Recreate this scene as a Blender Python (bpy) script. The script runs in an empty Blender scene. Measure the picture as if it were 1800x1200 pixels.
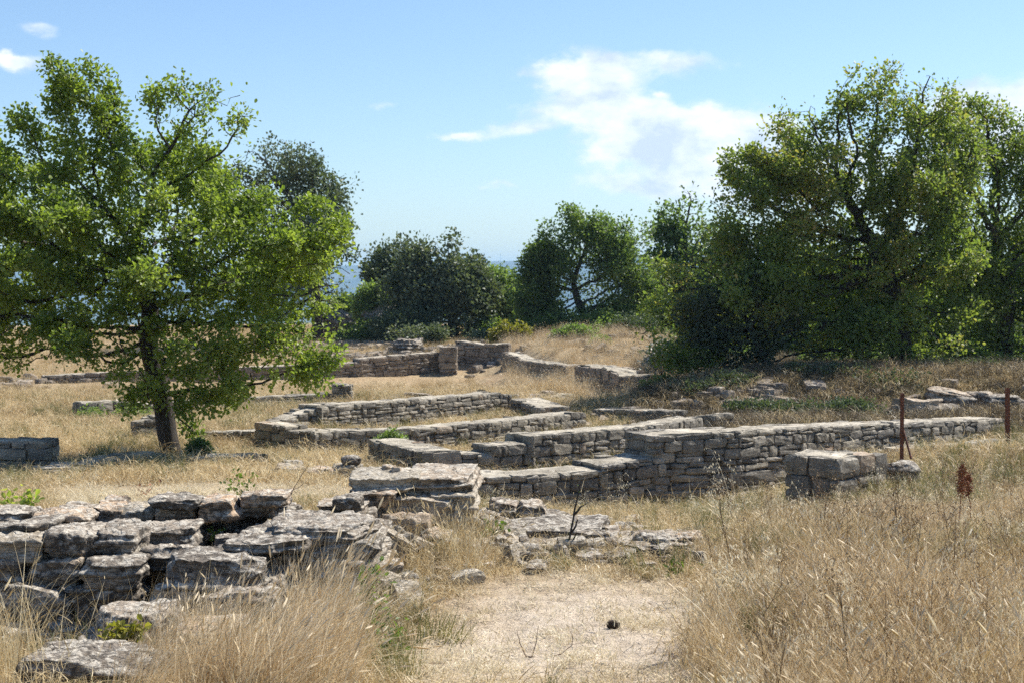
import bpy, math, random
import numpy as np
from mathutils import Vector, Matrix

# ------------------------------------------------------------------ camera, sky, sun
scene = bpy.context.scene
C = bpy.context.collection
F = 2700.0                       # focal length in photograph pixels (1800 wide)
HOR = 490.0                      # photograph row of the horizon
EYE = 1.7
PITCH = math.atan((600 - HOR) / F)
cam_d = bpy.data.cameras.new("camera")
cam = bpy.data.objects.new("camera", cam_d)
C.objects.link(cam)
cam.location = (0, 0, EYE)
cam.rotation_euler = (math.pi / 2 - PITCH, 0, 0)
cam_d.sensor_width = 36
cam_d.lens = 36 * F / 1800
cam_d.clip_start = 0.1
cam_d.clip_end = 20000
cam_d.dof.use_dof = True
cam_d.dof.focus_distance = 10.0
cam_d.dof.aperture_fstop = 8.0
scene.camera = cam

SUN_AZ = math.radians(54)        # to the right of the view direction
SUN_EL = math.radians(49)
sun_d = bpy.data.lights.new("sun", 'SUN')
sun_d.energy = 4.7
sun_d.angle = math.radians(0.5)
sun_d.color = (1.0, 0.945, 0.86)
sun = bpy.data.objects.new("sun", sun_d)
C.objects.link(sun)
sdir = Vector((math.sin(SUN_AZ) * math.cos(SUN_EL), math.cos(SUN_AZ) * math.cos(SUN_EL), math.sin(SUN_EL)))
sun.rotation_euler = (-sdir).to_track_quat('-Z', 'Y').to_euler()

scene.view_settings.view_transform = 'Standard'
scene.view_settings.look = 'None'
scene.view_settings.exposure = 0.88
scene.view_settings.gamma = 1
scene.cycles.max_bounces = 10
scene.cycles.diffuse_bounces = 6
scene.cycles.glossy_bounces = 2
scene.cycles.transmission_bounces = 4
scene.cycles.transparent_max_bounces = 8
scene.cycles.volume_bounces = 1
scene.cycles.use_adaptive_sampling = True
scene.cycles.adaptive_threshold = 0.02
scene.cycles.use_denoising = False


def ray(px, py):
    """unit-free world direction of a photograph pixel"""
    a, b = (px - 900) / F, (600 - py) / F
    c, s = math.cos(PITCH), math.sin(PITCH)
    return np.array([a, c + b * s, -s + b * c])


def P(px, py, D):
    r = ray(px, py)
    k = D / r[1]
    return np.array([r[0] * k, D, EYE + r[2] * k])


def proj(X, Y, Z):
    c, s = math.cos(PITCH), math.sin(PITCH)
    z = Z - EYE
    dep = Y * c - z * s
    up = Y * s + z * c
    dep = np.maximum(dep, 0.05)
    return 900 + F * X / dep, 600 - F * up / dep


def Dz(py, z):
    """distance at which height z shows on row py"""
    return (EYE - z) * F / (py - HOR)


world = bpy.data.worlds.new("World")
scene.world = world
world.use_nodes = True
wt = world.node_tree
wt.nodes.clear()


class NT:
    """small node-tree helper"""
    def __init__(s, tree):
        s.t = tree

    def n(s, kind, inp=None, **kw):
        nd = s.t.nodes.new(kind)
        for k, v in kw.items():
            setattr(nd, k, v)
        for k, v in (inp or {}).items():
            if isinstance(v, bpy.types.NodeSocket):
                s.t.links.new(v, nd.inputs[k])
            else:
                nd.inputs[k].default_value = v
        return nd

    def math(s, op, a, b=0.0, c=None, clamp=False):
        i = {0: a, 1: b}
        if c is not None:
            i[2] = c
        return s.n('ShaderNodeMath', i, operation=op, use_clamp=clamp).outputs[0]

    def noise(s, vec, scale, detail=4, rough=0.55, out='Fac', dist=0.0):
        return s.n('ShaderNodeTexNoise', {'Vector': vec, 'Scale': scale, 'Detail': detail, 'Roughness': rough,
                                          'Distortion': dist}).outputs[out]

    def ramp(s, fac, stops):
        r = s.n('ShaderNodeValToRGB', {'Fac': fac})
        cr = r.color_ramp
        while len(cr.elements) < len(stops):
            cr.elements.new(0.5)
        for e, (p, c) in zip(cr.elements, stops):
            e.position = p
            e.color = (c[0], c[1], c[2], 1) if not isinstance(c, (int, float)) else (c, c, c, 1)
        return r.outputs['Color']

    def mix(s, fac, a, b, blend='MIX'):
        m = s.n('ShaderNodeMix', data_type='RGBA', blend_type=blend)
        for k, v in ((0, fac), (6, a), (7, b)):
            if isinstance(v, bpy.types.NodeSocket):
                s.t.links.new(v, m.inputs[k])
            else:
                m.inputs[k].default_value = (*v, 1) if (k and len(v) == 3) else v
        return m.outputs[2]

    def maprange(s, v, a, b, c=0.0, d=1.0, smooth=False):
        return s.n('ShaderNodeMapRange', {'Value': v, 'From Min': a, 'From Max': b, 'To Min': c, 'To Max': d},
                   interpolation_type='SMOOTHSTEP' if smooth else 'LINEAR').outputs[0]


w = NT(wt)
sky = w.n('ShaderNodeTexSky', sky_type='NISHITA', sun_disc=False, sun_elevation=SUN_EL,
          sun_rotation=SUN_AZ, altitude=300, air_density=1.0, dust_density=0.6, ozone_density=2.0)
tc = w.n('ShaderNodeTexCoord').outputs['Generated']
sep = w.n('ShaderNodeSeparateXYZ', {'Vector': tc})
az = w.math('ARCTAN2', sep.outputs[0], sep.outputs[1])
el = w.math('ARCSINE', sep.outputs[2])
# clouds live on the sky dome: (azimuth, elevation, width, height, strength) in radians
def pe(px, py):
    r = ray(px, py)
    return math.atan2(r[0], r[1]), math.asin(r[2] / np.linalg.norm(r))
CLOUDS = [(1040, 118, 75, 36, 1.15), (985, 138, 60, 22, 0.9), (1060, 150, 60, 26, 0.9), (1185, 108, 85, 20, 0.85),
          (1010, 196, 95, 24, 0.95), (1110, 200, 95, 24, 0.85), (930, 226, 40, 13, 0.85), (870, 228, 30, 12, .55),
          (808, 240, 55, 10, 1.0), (1245, 212, 85, 26, 1.1), (1350, 222, 80, 24, 1.05), (1120, 262, 90, 24, 0.85),
          (1230, 262, 120, 34, 0.75), (1330, 280, 120, 40, 0.8), (1150, 325, 150, 26, 0.55), (880, 327, 36, 9, 0.75),
          (1300, 340, 120, 30, 0.5), (1155, 169, 14, 6, .6),
          (1720, 180, 100, 34, 1.2), (1830, 190, 90, 40, 1.15), (1740, 230, 120, 36, 0.8), (1690, 290, 120, 40, 0.6),
          (75, 54, 40, 13, 0.8), (40, 108, 52, 15, 0.95), (15, 96, 30, 14, .9), (672, 188, 34, 9, 0.5), (1480, 300, 200, 60, .6),
          (1200, 275, 260, 70, .42), (1330, 320, 240, 60, .35), (1120, 215, 170, 50, .35), (1060, 150, 130, 50, .3), (1760, 230, 180, 80, .4), (-500, 160, 300, 50, 1.0), (2400, 140, 300, 60, 1.0), (2900, 60, 200, 50, .9)]
cvec = w.n('ShaderNodeCombineXYZ', {'X': az, 'Y': w.math('MULTIPLY', el, 1.6)}).outputs[0]
nz = w.noise(cvec, 22, 9, 0.62, dist=0.3)
nz2 = w.noise(cvec, 60, 5, 0.6)
wob = w.math('MULTIPLY', w.math('SUBTRACT', w.noise(cvec, 30, 5, 0.6), 0.5), 0.030)
wob2 = w.math('MULTIPLY', w.math('SUBTRACT', w.noise(w.n('ShaderNodeVectorMath', {0: cvec, 1: (5, 3, 0)}).outputs[0], 30, 5, 0.6), 0.5), 0.020)
azw = w.math('ADD', az, wob)
elw = w.math('ADD', el, wob2)
acc = None
for px, py, rx, ry, s in CLOUDS:
    a0, e0 = pe(px, py)
    dx = w.math('MULTIPLY', w.math('SUBTRACT', azw, a0), F / rx)
    dy = w.math('MULTIPLY', w.math('SUBTRACT', elw, e0), F / ry)
    d2 = w.math('ADD', w.math('MULTIPLY', dx, dx), w.math('MULTIPLY', dy, dy))
    g = w.math('MULTIPLY', w.math('EXPONENT', w.math('MULTIPLY', d2, -1.15)), s)
    acc = g if acc is None else w.math('ADD', acc, g)
acc = w.math('ADD', acc, w.math('MULTIPLY', w.math('SUBTRACT', nz, 0.5), 1.5))
acc = w.math('ADD', acc, w.math('MULTIPLY', w.math('SUBTRACT', nz2, 0.5), 0.8))
mask = w.maprange(acc, 0.24, 1.12, 0, 0.92, smooth=True)
mask = w.math('MULTIPLY', mask, w.maprange(el, 0.0, 0.04))
mask = w.math('MINIMUM', mask, 0.96)
shade = w.ramp(w.noise(cvec, 26, 5, 0.55), [(0.38, (4.7, 5.5, 6.7)), (0.50, (6.2, 6.8, 7.5)), (0.60, (7.3, 7.5, 7.8))])
skyc = w.mix(1.0, sky.outputs[0], (0.81, 0.905, 1.02), 'MULTIPLY')
colr = w.mix(mask, skyc, shade)
bg = w.n('ShaderNodeBackground', {'Color': colr, 'Strength': 0.085})
wout = w.n('ShaderNodeOutputWorld', {'Surface': bg.outputs[0]})

# ------------------------------------------------------------------ numpy helpers
def hsh(ix, iy, iz, seed):
    h = (ix * 374761393 + iy * 668265263 + iz * 2147483647 + seed * 1274126177) & 0xFFFFFFFF
    h = ((h ^ (h >> 13)) * 1274126177) & 0xFFFFFFFF
    h = ((h ^ (h >> 16)) * 2246822519) & 0xFFFFFFFF
    return ((h ^ (h >> 15)) & 0xFFFFFF) / float(0xFFFFFF)


def vnoise(p, seed=0):
    p = np.asarray(p, float)
    i = np.floor(p).astype(np.int64)
    f = p - i
    f = f * f * (3 - 2 * f)
    x, y, z = i[:, 0], i[:, 1], i[:, 2]
    r = 0
    for dx in (0, 1):
        wx = f[:, 0] if dx else 1 - f[:, 0]
        for dy in (0, 1):
            wy = f[:, 1] if dy else 1 - f[:, 1]
            for dz in (0, 1):
                wz = f[:, 2] if dz else 1 - f[:, 2]
                r = r + wx * wy * wz * hsh(x + dx, y + dy, z + dz, seed)
    return r * 2 - 1


def fbm(p, seed=0, octv=4, gain=0.5):
    a, r, s = 1.0, 0, 1.0
    for o in range(octv):
        r = r + a * vnoise(p * s + o * 17.3, seed + o)
        a *= gain
        s *= 2.03
    return r


def mesh_np(name, V, faces, mat=None, smooth=False, attrs=None, parent=None, loc=None, link=True):
    """faces: list of (n,k) int arrays"""
    V = np.asarray(V, np.float32)
    if loc is not None:
        V = V - np.asarray(loc, np.float32)
    me = bpy.data.meshes.new(name)
    me.vertices.add(len(V))
    me.vertices.foreach_set('co', V.ravel())
    faces = [np.asarray(f, np.int32) for f in faces if len(f)]
    if faces:
        tot = np.concatenate([np.full(len(f), f.shape[1], np.int32) for f in faces])
        idx = np.concatenate([f.ravel() for f in faces])
        me.loops.add(len(idx))
        me.loops.foreach_set('vertex_index', idx)
        me.polygons.add(len(tot))
        st = np.concatenate([[0], np.cumsum(tot)[:-1]]).astype(np.int32)
        me.polygons.foreach_set('loop_start', st)
        if smooth:
            me.polygons.foreach_set('use_smooth', np.ones(len(tot), bool))
        else:
            me.polygons.foreach_set('use_smooth', np.zeros(len(tot), bool))
    for k, v in (attrs or {}).items():
        v = np.asarray(v, np.float32)
        if v.ndim == 2:
            a = me.attributes.new(k, 'FLOAT_VECTOR', 'POINT')
            a.data.foreach_set('vector', v.ravel())
        else:
            a = me.attributes.new(k, 'FLOAT', 'POINT')
            a.data.foreach_set('value', v)
    me.update(calc_edges=True)
    if mat:
        me.materials.append(mat)
    o = bpy.data.objects.new(name, me)
    if link:
        C.objects.link(o)
    if parent is not None:
        o.parent = parent
        if loc is not None:
            pl = np.array(parent.location)
            o.location = tuple(np.asarray(loc) - pl)
    elif loc is not None:
        o.location = tuple(loc)
    return o


def tag(o, label=None, cat=None, group=None, kind=None):
    for k, v in (('label', label), ('category', cat), ('group', group), ('kind', kind)):
        if v:
            o[k] = v
    return o


def empty(name, loc):
    o = bpy.data.objects.new(name, None)
    C.objects.link(o)
    o.location = tuple(float(v) for v in loc)
    o.empty_display_size = 0.2
    return o


rng = np.random.default_rng(7)

# ------------------------------------------------------------------ materials
def newmat(name):
    m = bpy.data.materials.new(name)
    m.use_nodes = True
    m.node_tree.nodes.clear()
    return m, NT(m.node_tree)


def finish(m, t, shader):
    t.n('ShaderNodeOutputMaterial', {'Surface': shader})
    return m


def mat_leaf(name, stops, trans=0.45, tcol=(1.25, 1.35, 0.55), spec=.35):
    m, t = newmat(name)
    var = t.n('ShaderNodeAttribute', attribute_name='var').outputs['Fac']
    col = t.ramp(var, stops)
    pos = t.n('ShaderNodeNewGeometry').outputs['Position']
    nv = t.noise(pos, 1.3, 3)
    col = t.mix(t.maprange(nv, 0.3, 0.7), col, t.mix(1.0, col, (0.72, 0.78, 0.7), 'MULTIPLY'))
    p = t.n('ShaderNodeBsdfPrincipled', {'Base Color': col, 'Roughness': 0.45, 'Specular IOR Level': spec})
    tr = t.n('ShaderNodeBsdfTranslucent', {'Color': t.mix(1.0, col, tcol, 'MULTIPLY')})
    mx = t.n('ShaderNodeMixShader', {0: trans, 1: p.outputs[0], 2: tr.outputs[0]})
    return finish(m, t, mx.outputs[0])


OAK = mat_leaf('oak_leaf', [(0.0, (0.10, 0.145, 0.035)), (0.4, (0.205, 0.27, 0.06)), (0.75, (0.32, 0.38, 0.10)), (1.0, (0.41, 0.41, 0.13))], trans=0.5)
OAK2 = mat_leaf('turning_oak_leaf', [(0.0, (0.10, 0.14, 0.045)), (0.45, (0.20, 0.26, 0.08)), (0.68, (0.30, 0.335, 0.115)), (0.86, (0.44, 0.34, 0.14)), (1.0, (0.50, 0.33, 0.14))], trans=0.5)
OAK3 = mat_leaf('far_oak_leaf', [(0.0, (0.09, 0.135, 0.055)), (0.5, (0.165, 0.23, 0.085)), (1.0, (0.27, 0.34, 0.13))], trans=0.5)
HOLM = mat_leaf('holm_oak_leaf', [(0.0, (0.07, 0.09, 0.058)), (0.5, (0.135, 0.168, 0.105)), (1.0, (0.22, 0.245, 0.165))], trans=0.25, spec=.15)
YELLOW = mat_leaf('yellow_leaf', [(0.0, (0.16, 0.17, 0.035)), (0.6, (0.27, 0.25, 0.05)), (1.0, (0.36, 0.30, 0.08))])
LIME = mat_leaf('lime_leaf', [(0.0, (0.09, 0.15, 0.025)), (0.6, (0.17, 0.25, 0.045)), (1.0, (0.28, 0.32, 0.07))])
SILVER = mat_leaf('silver_leaf', [(0.0, (0.10, 0.11, 0.10)), (0.6, (0.30, 0.30, 0.28)), (1.0, (0.6, 0.6, 0.58))], trans=0.15)


def mat_grass(name, stops, trans=0.3):
    m, t = newmat(name)
    var = t.n('ShaderNodeAttribute', attribute_name='var').outputs['Fac']
    rnd = t.n('ShaderNodeObjectInfo').outputs['Random']
    pos = t.n('ShaderNodeNewGeometry').outputs['Position']
    nv = t.noise(pos, 0.55, 3)
    f = t.math('ADD', t.math('MULTIPLY', var, 0.75), t.math('MULTIPLY', rnd, 0.25))
    f = t.math('ADD', f, t.math('MULTIPLY', t.math('SUBTRACT', nv, 0.5), 0.9))
    f = t.math('ADD', f, 0.02, clamp=True)
    col = t.ramp(f, stops)
    p = t.n('ShaderNodeBsdfPrincipled', {'Base Color': col, 'Roughness': 0.5, 'Specular IOR Level': 0.35})
    tr = t.n('ShaderNodeBsdfTranslucent', {'Color': col})
    mx = t.n('ShaderNodeMixShader', {0: trans, 1: p.outputs[0], 2: tr.outputs[0]})
    return finish(m, t, mx.outputs[0])


STRAW = mat_grass('straw', [(0.0, (0.24, 0.16, 0.07)), (0.35, (0.46, 0.34, 0.17)), (0.7, (0.62, 0.50, 0.28)), (1.0, (0.78, 0.68, 0.45))])
REDSTRAW = mat_grass('russet_straw', [(0.0, (0.26, 0.18, 0.09)), (0.35, (0.50, 0.375, 0.21)), (0.7, (0.69, 0.565, 0.36)), (1.0, (0.84, 0.75, 0.55))])
GREENGR = mat_grass('green_grass', [(0.0, (0.07, 0.09, 0.03)), (0.4, (0.16, 0.17, 0.06)), (0.8, (0.30, 0.27, 0.10)), (1.0, (0.45, 0.38, 0.18))])
OATS = mat_grass('pale_oats', [(0.0, (0.40, 0.31, 0.17)), (0.5, (0.62, 0.53, 0.34)), (1.0, (0.80, 0.74, 0.56))])


def mat_stone(name, stops, lichen=0.5, dark=0.3, scale=1.0, bump=0.02, disp_scale=1.0, seams=False):
    m, t = newmat(name)
    var = t.n('ShaderNodeAttribute', attribute_name='var').outputs['Fac']
    geo = t.n('ShaderNodeNewGeometry')
    pos = geo.outputs['Position']
    nrm = t.n('ShaderNodeSeparateXYZ', {'Vector': geo.outputs['Normal']}).outputs[2]
    base = t.ramp(var, stops)
    n1 = t.noise(pos, 5 * scale, 6, 0.65)
    base = t.mix(1.0, base, t.ramp(n1, [(0.3, 0.62), (0.5, 0.95), (0.7, 1.3)]), 'MULTIPLY')
    # black crust lichen, in blotches; more on steep faces, painting in their shade
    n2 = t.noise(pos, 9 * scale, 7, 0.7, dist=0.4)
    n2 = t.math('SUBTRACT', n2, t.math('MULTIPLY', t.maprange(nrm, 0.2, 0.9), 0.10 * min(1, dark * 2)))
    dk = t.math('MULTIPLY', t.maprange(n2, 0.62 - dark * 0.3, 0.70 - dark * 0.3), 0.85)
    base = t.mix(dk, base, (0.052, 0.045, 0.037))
    # white and grey lichen that grows on the weathered upper faces
    n3 = t.noise(t.n('ShaderNodeVectorMath', {0: pos, 1: (7, 2, 5)}).outputs[0], 14 * scale, 8, 0.72, dist=0.8)
    up = t.maprange(nrm, -0.1, 0.8, 0.12, 1.0)
    li = t.math('MULTIPLY', t.maprange(n3, 0.60 - lichen * 0.25, 0.68 - lichen * 0.25), up)
    base = t.mix(t.math('MULTIPLY', li, 0.8), base, (0.56, 0.515, 0.435))
    n4 = t.noise(pos, 45 * scale, 4, 0.7)
    base = t.mix(1.0, base, t.ramp(n4, [(0.3, 0.6), (0.55, 1.05), (0.75, 1.35)]), 'MULTIPLY')
    if seams:       # worn top slabs laid edge to edge
        wv = t.n('ShaderNodeVectorMath', {0: pos, 1: t.n('ShaderNodeVectorMath', {0: t.noise(pos, 5, 3, out='Color'), 3: 0.16}, operation='SCALE').outputs[0]}).outputs[0]
        sv = t.n('ShaderNodeTexVoronoi', {'Vector': wv, 'Scale': 3.4}, feature='DISTANCE_TO_EDGE').outputs['Distance']
        sc_ = t.n('ShaderNodeSeparateColor', {0: t.n('ShaderNodeTexVoronoi', {'Vector': wv, 'Scale': 3.4}).outputs['Color']}).outputs[0]
        base = t.mix(1.0, base, t.ramp(sc_, [(0.0, 0.74), (1.0, 1.14)]), 'MULTIPLY')
        base = t.mix(t.maprange(sv, 0.0, 0.035, 0.75, 0), base, (0.09, 0.075, 0.055))
    hgt = t.math('ADD', t.math('MULTIPLY', n1, 1.0), t.math('MULTIPLY', n4, 0.45))
    hgt = t.math('ADD', hgt, t.math('MULTIPLY', n3, 0.5))
    # thin cracks along the bedding
    st = t.n('ShaderNodeMapping', {'Vector': pos, 'Scale': (2.5, 2.5, 22)}).outputs[0]
    vo = t.n('ShaderNodeTexVoronoi', {'Vector': st, 'Scale': 2.2 * scale, 'Randomness': 1.0}, feature='DISTANCE_TO_EDGE').outputs['Distance']
    crack = t.maprange(vo, 0.0, 0.03, 0, 1)
    hgt = t.math('ADD', hgt, t.math('MULTIPLY', crack, 0.25))
    b = t.n('ShaderNodeBump', {'Height': hgt, 'Strength': 1.0, 'Distance': bump * disp_scale})
    p = t.n('ShaderNodeBsdfPrincipled', {'Base Color': base, 'Roughness': 0.92, 'Specular IOR Level': 0.2, 'Normal': b.outputs[0]})
    return finish(m, t, p.outputs[0])


ST_STOPS = [(0.0, (0.125, 0.115, 0.10)), (0.35, (0.205, 0.185, 0.15)), (0.65, (0.275, 0.245, 0.19)), (0.9, (0.38, 0.34, 0.275)), (0.98, (0.34, 0.25, 0.17)), (1.0, (0.36, 0.25, 0.165))]
WALLM = mat_stone('dry_stone', ST_STOPS, lichen=0.32, dark=0.12, scale=1.1, bump=0.012)
CAPM = mat_stone('wall_capping', [(0.0, (0.36, 0.32, 0.25)), (0.5, (0.46, 0.41, 0.32)), (1.0, (0.54, 0.49, 0.40))], lichen=0.2, dark=0.0, seams=True, scale=1.0, bump=0.015)
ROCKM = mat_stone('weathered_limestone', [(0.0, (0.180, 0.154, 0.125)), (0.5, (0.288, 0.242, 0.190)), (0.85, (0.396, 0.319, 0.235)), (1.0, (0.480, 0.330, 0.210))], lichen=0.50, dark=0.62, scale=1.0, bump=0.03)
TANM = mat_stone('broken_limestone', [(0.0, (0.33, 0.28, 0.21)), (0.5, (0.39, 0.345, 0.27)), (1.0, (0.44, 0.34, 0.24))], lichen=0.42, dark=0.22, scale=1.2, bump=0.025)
FARST = mat_stone('far_stone', [(0.0, (0.204, 0.171, 0.140)), (0.6, (0.300, 0.248, 0.190)), (1.0, (0.432, 0.352, 0.260))], lichen=0.25, dark=0.2, scale=0.6, bump=0.03)


def mat_bark():
    m, t = newmat('oak_bark')
    pos = t.n('ShaderNodeNewGeometry').outputs['Position']
    mp = t.n('ShaderNodeMapping', {'Vector': pos, 'Scale': (1, 1, 0.25)}).outputs[0]
    n = t.noise(mp, 32, 6, 0.65)
    col = t.ramp(n, [(0.3, (0.017, 0.013, 0.011)), (0.55, (0.042, 0.034, 0.027)), (0.75, (0.108, 0.090, 0.072))])
    b = t.n('ShaderNodeBump', {'Height': n, 'Strength': 1.0, 'Distance': 0.02})
    p = t.n('ShaderNodeBsdfPrincipled', {'Base Color': col, 'Roughness': 0.95, 'Normal': b.outputs[0]})
    return finish(m, t, p.outputs[0])


BARK = mat_bark()


def mat_plain(name, a, b, rough=0.8, scale=20, bump=0.004):
    m, t = newmat(name)
    pos = t.n('ShaderNodeNewGeometry').outputs['Position']
    n = t.noise(pos, scale, 5, 0.6)
    col = t.ramp(n, [(0.35, a), (0.65, b)])
    bb = t.n('ShaderNodeBump', {'Height': n, 'Strength': 0.7, 'Distance': bump})
    p = t.n('ShaderNodeBsdfPrincipled', {'Base Color': col, 'Roughness': rough, 'Normal': bb.outputs[0]})
    return finish(m, t, p.outputs[0])


RUST = mat_plain('rusty_iron', (0.06, 0.022, 0.012), (0.19, 0.07, 0.035), 0.85, 40)
STEM = mat_plain('dry_stem', (0.09, 0.055, 0.04), (0.20, 0.13, 0.09), 0.8, 60)
REDSEED = mat_plain('red_seed', (0.16, 0.055, 0.025), (0.34, 0.14, 0.06), 0.8, 80)
CONE = mat_plain('dark_cone', (0.02, 0.014, 0.01), (0.07, 0.045, 0.03), 0.9, 60)
WHITE = mat_plain('white_paint', (0.75, 0.75, 0.75), (0.82, 0.82, 0.82), 0.5, 2)


def mat_ground():
    m, t = newmat('dry_ground')
    pos = t.n('ShaderNodeNewGeometry').outputs['Position']
    path = t.n('ShaderNodeAttribute', attribute_name='path').outputs['Fac']
    scrub_shade_fac = t.n('ShaderNodeAttribute', attribute_name='scrub').outputs['Fac']
    n1 = t.noise(pos, 0.8, 5, 0.6)
    n2 = t.noise(pos, 9, 6, 0.7)
    n3 = t.noise(pos, 60, 4, 0.7)
    straw = t.ramp(n2, [(0.3, (0.19, 0.135, 0.08)), (0.5, (0.36, 0.275, 0.165)), (0.72, (0.52, 0.42, 0.27))])
    straw = t.mix(t.maprange(n1, 0.45, 0.7, 0, 0.6), straw, (0.34, 0.225, 0.13))
    dirt = t.ramp(n2, [(0.3, (0.34, 0.275, 0.20)), (0.55, (0.53, 0.445, 0.345)), (0.75, (0.64, 0.56, 0.45))])
    col = t.mix(path, straw, dirt)
    col = t.mix(scrub_shade_fac, col, t.ramp(n2, [(0.3, (0.04, 0.055, 0.02)), (0.7, (0.10, 0.11, 0.045))]))
    col = t.mix(1.0, col, t.ramp(n3, [(0.3, 0.68), (0.5, 1.0), (0.7, 1.2)]), 'MULTIPLY')
    h = t.math('ADD', t.math('MULTIPLY', n2, 1.0), t.math('MULTIPLY', n3, 0.5))
    b = t.n('ShaderNodeBump', {'Height': h, 'Strength': 1.0, 'Distance': 0.03})
    p = t.n('ShaderNodeBsdfPrincipled', {'Base Color': col, 'Roughness': 0.95, 'Specular IOR Level': 0.15, 'Normal': b.outputs[0]})
    return finish(m, t, p.outputs[0])


GROUND = mat_ground()

# ------------------------------------------------------------------ terrain
CP = []  # (px, py, D)
for px in (-900, -300, 0, 450, 900, 1350, 1800, 2400):
    CP += [(px, 1200, 6.46), (px, 1020, 8.66)]
CP += [(1200, 950, 9.95), (1200, 915, 11.6), (1050, 915, 11.5),
       (0, 900, 11.0), (200, 900, 11.1), (450, 900, 11.1), (650, 900, 11.1), (-300, 900, 11),
       (0, 868, 15.5), (200, 868, 15.8), (400, 865, 16.0), (560, 850, 17.0),
       (-300, 868, 15.5),
       (700, 880, 16.2),
       (1450, 868, 17), (1560, 862, 16.2), (1400, 930, 11.5), (1600, 920, 11.6), (1800, 900, 12), (1700, 860, 15), (1800, 830, 17),
       (2200, 880, 13), (2200, 800, 19),
       (650, 835, 19.5), (450, 800, 22.5), (310, 803, 22), (150, 815, 21), (0, 845, 19.5), (-300, 820, 21),
       (1600, 800, 19.5), (1760, 778, 24), (1900, 770, 25), (2300, 760, 26),
       (500, 752, 26), (300, 762, 26.5), (100, 760, 26.5), (0, 770, 25), (-300, 765, 26),
       (200, 738, 29.5), (400, 722, 31.5), (600, 706, 33.5), (750, 696, 34.5), (0, 720, 31), (-300, 715, 32),
       (950, 700, 34), (1100, 735, 29), (1250, 745, 26.5), (1450, 740, 26), (1700, 728, 27), (1900, 725, 27),
       (1000, 690, 36),
       (2200, 672, 33),
       (100, 672, 41), (420, 668, 42.5), (600, 664, 44), (770, 652, 46), (880, 655, 45), (1000, 672, 40), (-300, 675, 41),
       (900, 612, 48), (1050, 606, 46.5), (1130, 612, 44), (1000, 622, 45), (1080, 650, 40), (940, 626, 46.5),
       (600, 632, 50), (300, 640, 50), (0, 640, 50), (700, 600, 56), (600, 600, 58), (300, 600, 60), (0, 602, 60),
       (640, 578, 65), (800, 590, 58), (900, 596, 56), (1100, 596, 56), (1300, 640, 45), (1600, 640, 45), (1900, 640, 45),
       (0, 582, 72), (500, 576, 72), (900, 580, 72), (1300, 590, 70), (1700, 600, 65), (-400, 582, 72), (2300, 620, 55)]
cpw = np.array([P(*c) for c in CP])
extra = np.array([(x, y, z) for x, y, z in [(-4, 0, 0), (4, 0, 0), (0, -6, 0), (-10, -5, 0), (10, -5, 0), (-14, 6, 0), (14, 6, 0), (0, 3, 0), (-25, 15, -.5), (25, 15, -.4), (-35, 40, -1), (35, 40, -.5)]], float)
pit = []
for px, D, z in [(900, 41.5, -1.3), (960, 39.6, -1.36), (1040, 36.2, -1.34), (1110, 34, -1.3), (930, 45.2, -.3), (980, 44.0, -.25), (1000, 47, -.02), (1080, 45.5, -.05), (1060, 40, -.5), (1110, 38.5, -.5), (1150, 36, -.6),
                 (1200, 27.9, -.98), (1300, 27.9, -.98), (1400, 27.9, -.98), (1500, 27.9, -.98), (1600, 27.9, -.97), (1700, 27.9, -.97), (1800, 27.9, -.95), (1950, 28, -.95),
                 (1200, 29.6, -.42), (1300, 29.5, -.36), (1400, 29.4, -.34), (1500, 29.4, -.34), (1600, 29.4, -.34), (1700, 29.4, -.35), (1800, 29.4, -.35), (1950, 29.5, -.35),
                 (1350, 33, -.38), (1580, 33, -.36), (1750, 34, -.36), (40, 7.5, -.22), (120, 7.3, -.18), (-60, 7.5, -.2), (560, 24.9, -1.03), (700, 26, -1.06), (820, 27, -1.07), (920, 28.5, -1.08), (640, 27.3, -1.0), (760, 28.6, -1.03), (860, 30, -1.05),
                 (720, 21.6, -1.0), (800, 22.5, -1.03), (900, 23.2, -1.05), (1000, 24.5, -1.07), (1080, 26, -1.05), (1150, 25.5, -1.03), (950, 22.3, -1.0), (1080, 23.6, -1.02),
                 (600, 22.3, -.95), (780, 19, -.9), (900, 19.2, -.93), (1050, 19.5, -.95), (1150, 20.5, -.95), (1000, 21, -.95),
                 (900, 16.6, -.93), (1050, 16.8, -.95), (1200, 17.2, -.95), (1350, 17.4, -.92), (1500, 19, -.95), (1650, 21.5, -.97), (1000, 14.5, -.75), (1200, 14.5, -.72), (850, 14.5, -.72)]:
    q = P(px, 700, D)
    pit.append([q[0], q[1], z])
cpw = np.vstack([cpw, extra, np.array(pit)])


def kern(r):
    return np.sqrt(r * r + 0.25)


K = kern(np.linalg.norm(cpw[:, None, :2] - cpw[None, :, :2], axis=2))
nK = len(cpw)
A = np.zeros((nK + 3, nK + 3))
A[:nK, :nK] = K - 0.04 * np.eye(nK)
A[:nK, nK] = 1
A[:nK, nK + 1:] = cpw[:, :2]
A[nK:, :nK] = A[:nK, nK:].T
sol = np.linalg.solve(A, np.concatenate([cpw[:, 2], [0, 0, 0]]))


def smooth(a, b, x):
    t = np.clip((x - a) / (b - a), 0, 1)
    return t * t * (3 - 2 * t)


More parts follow.
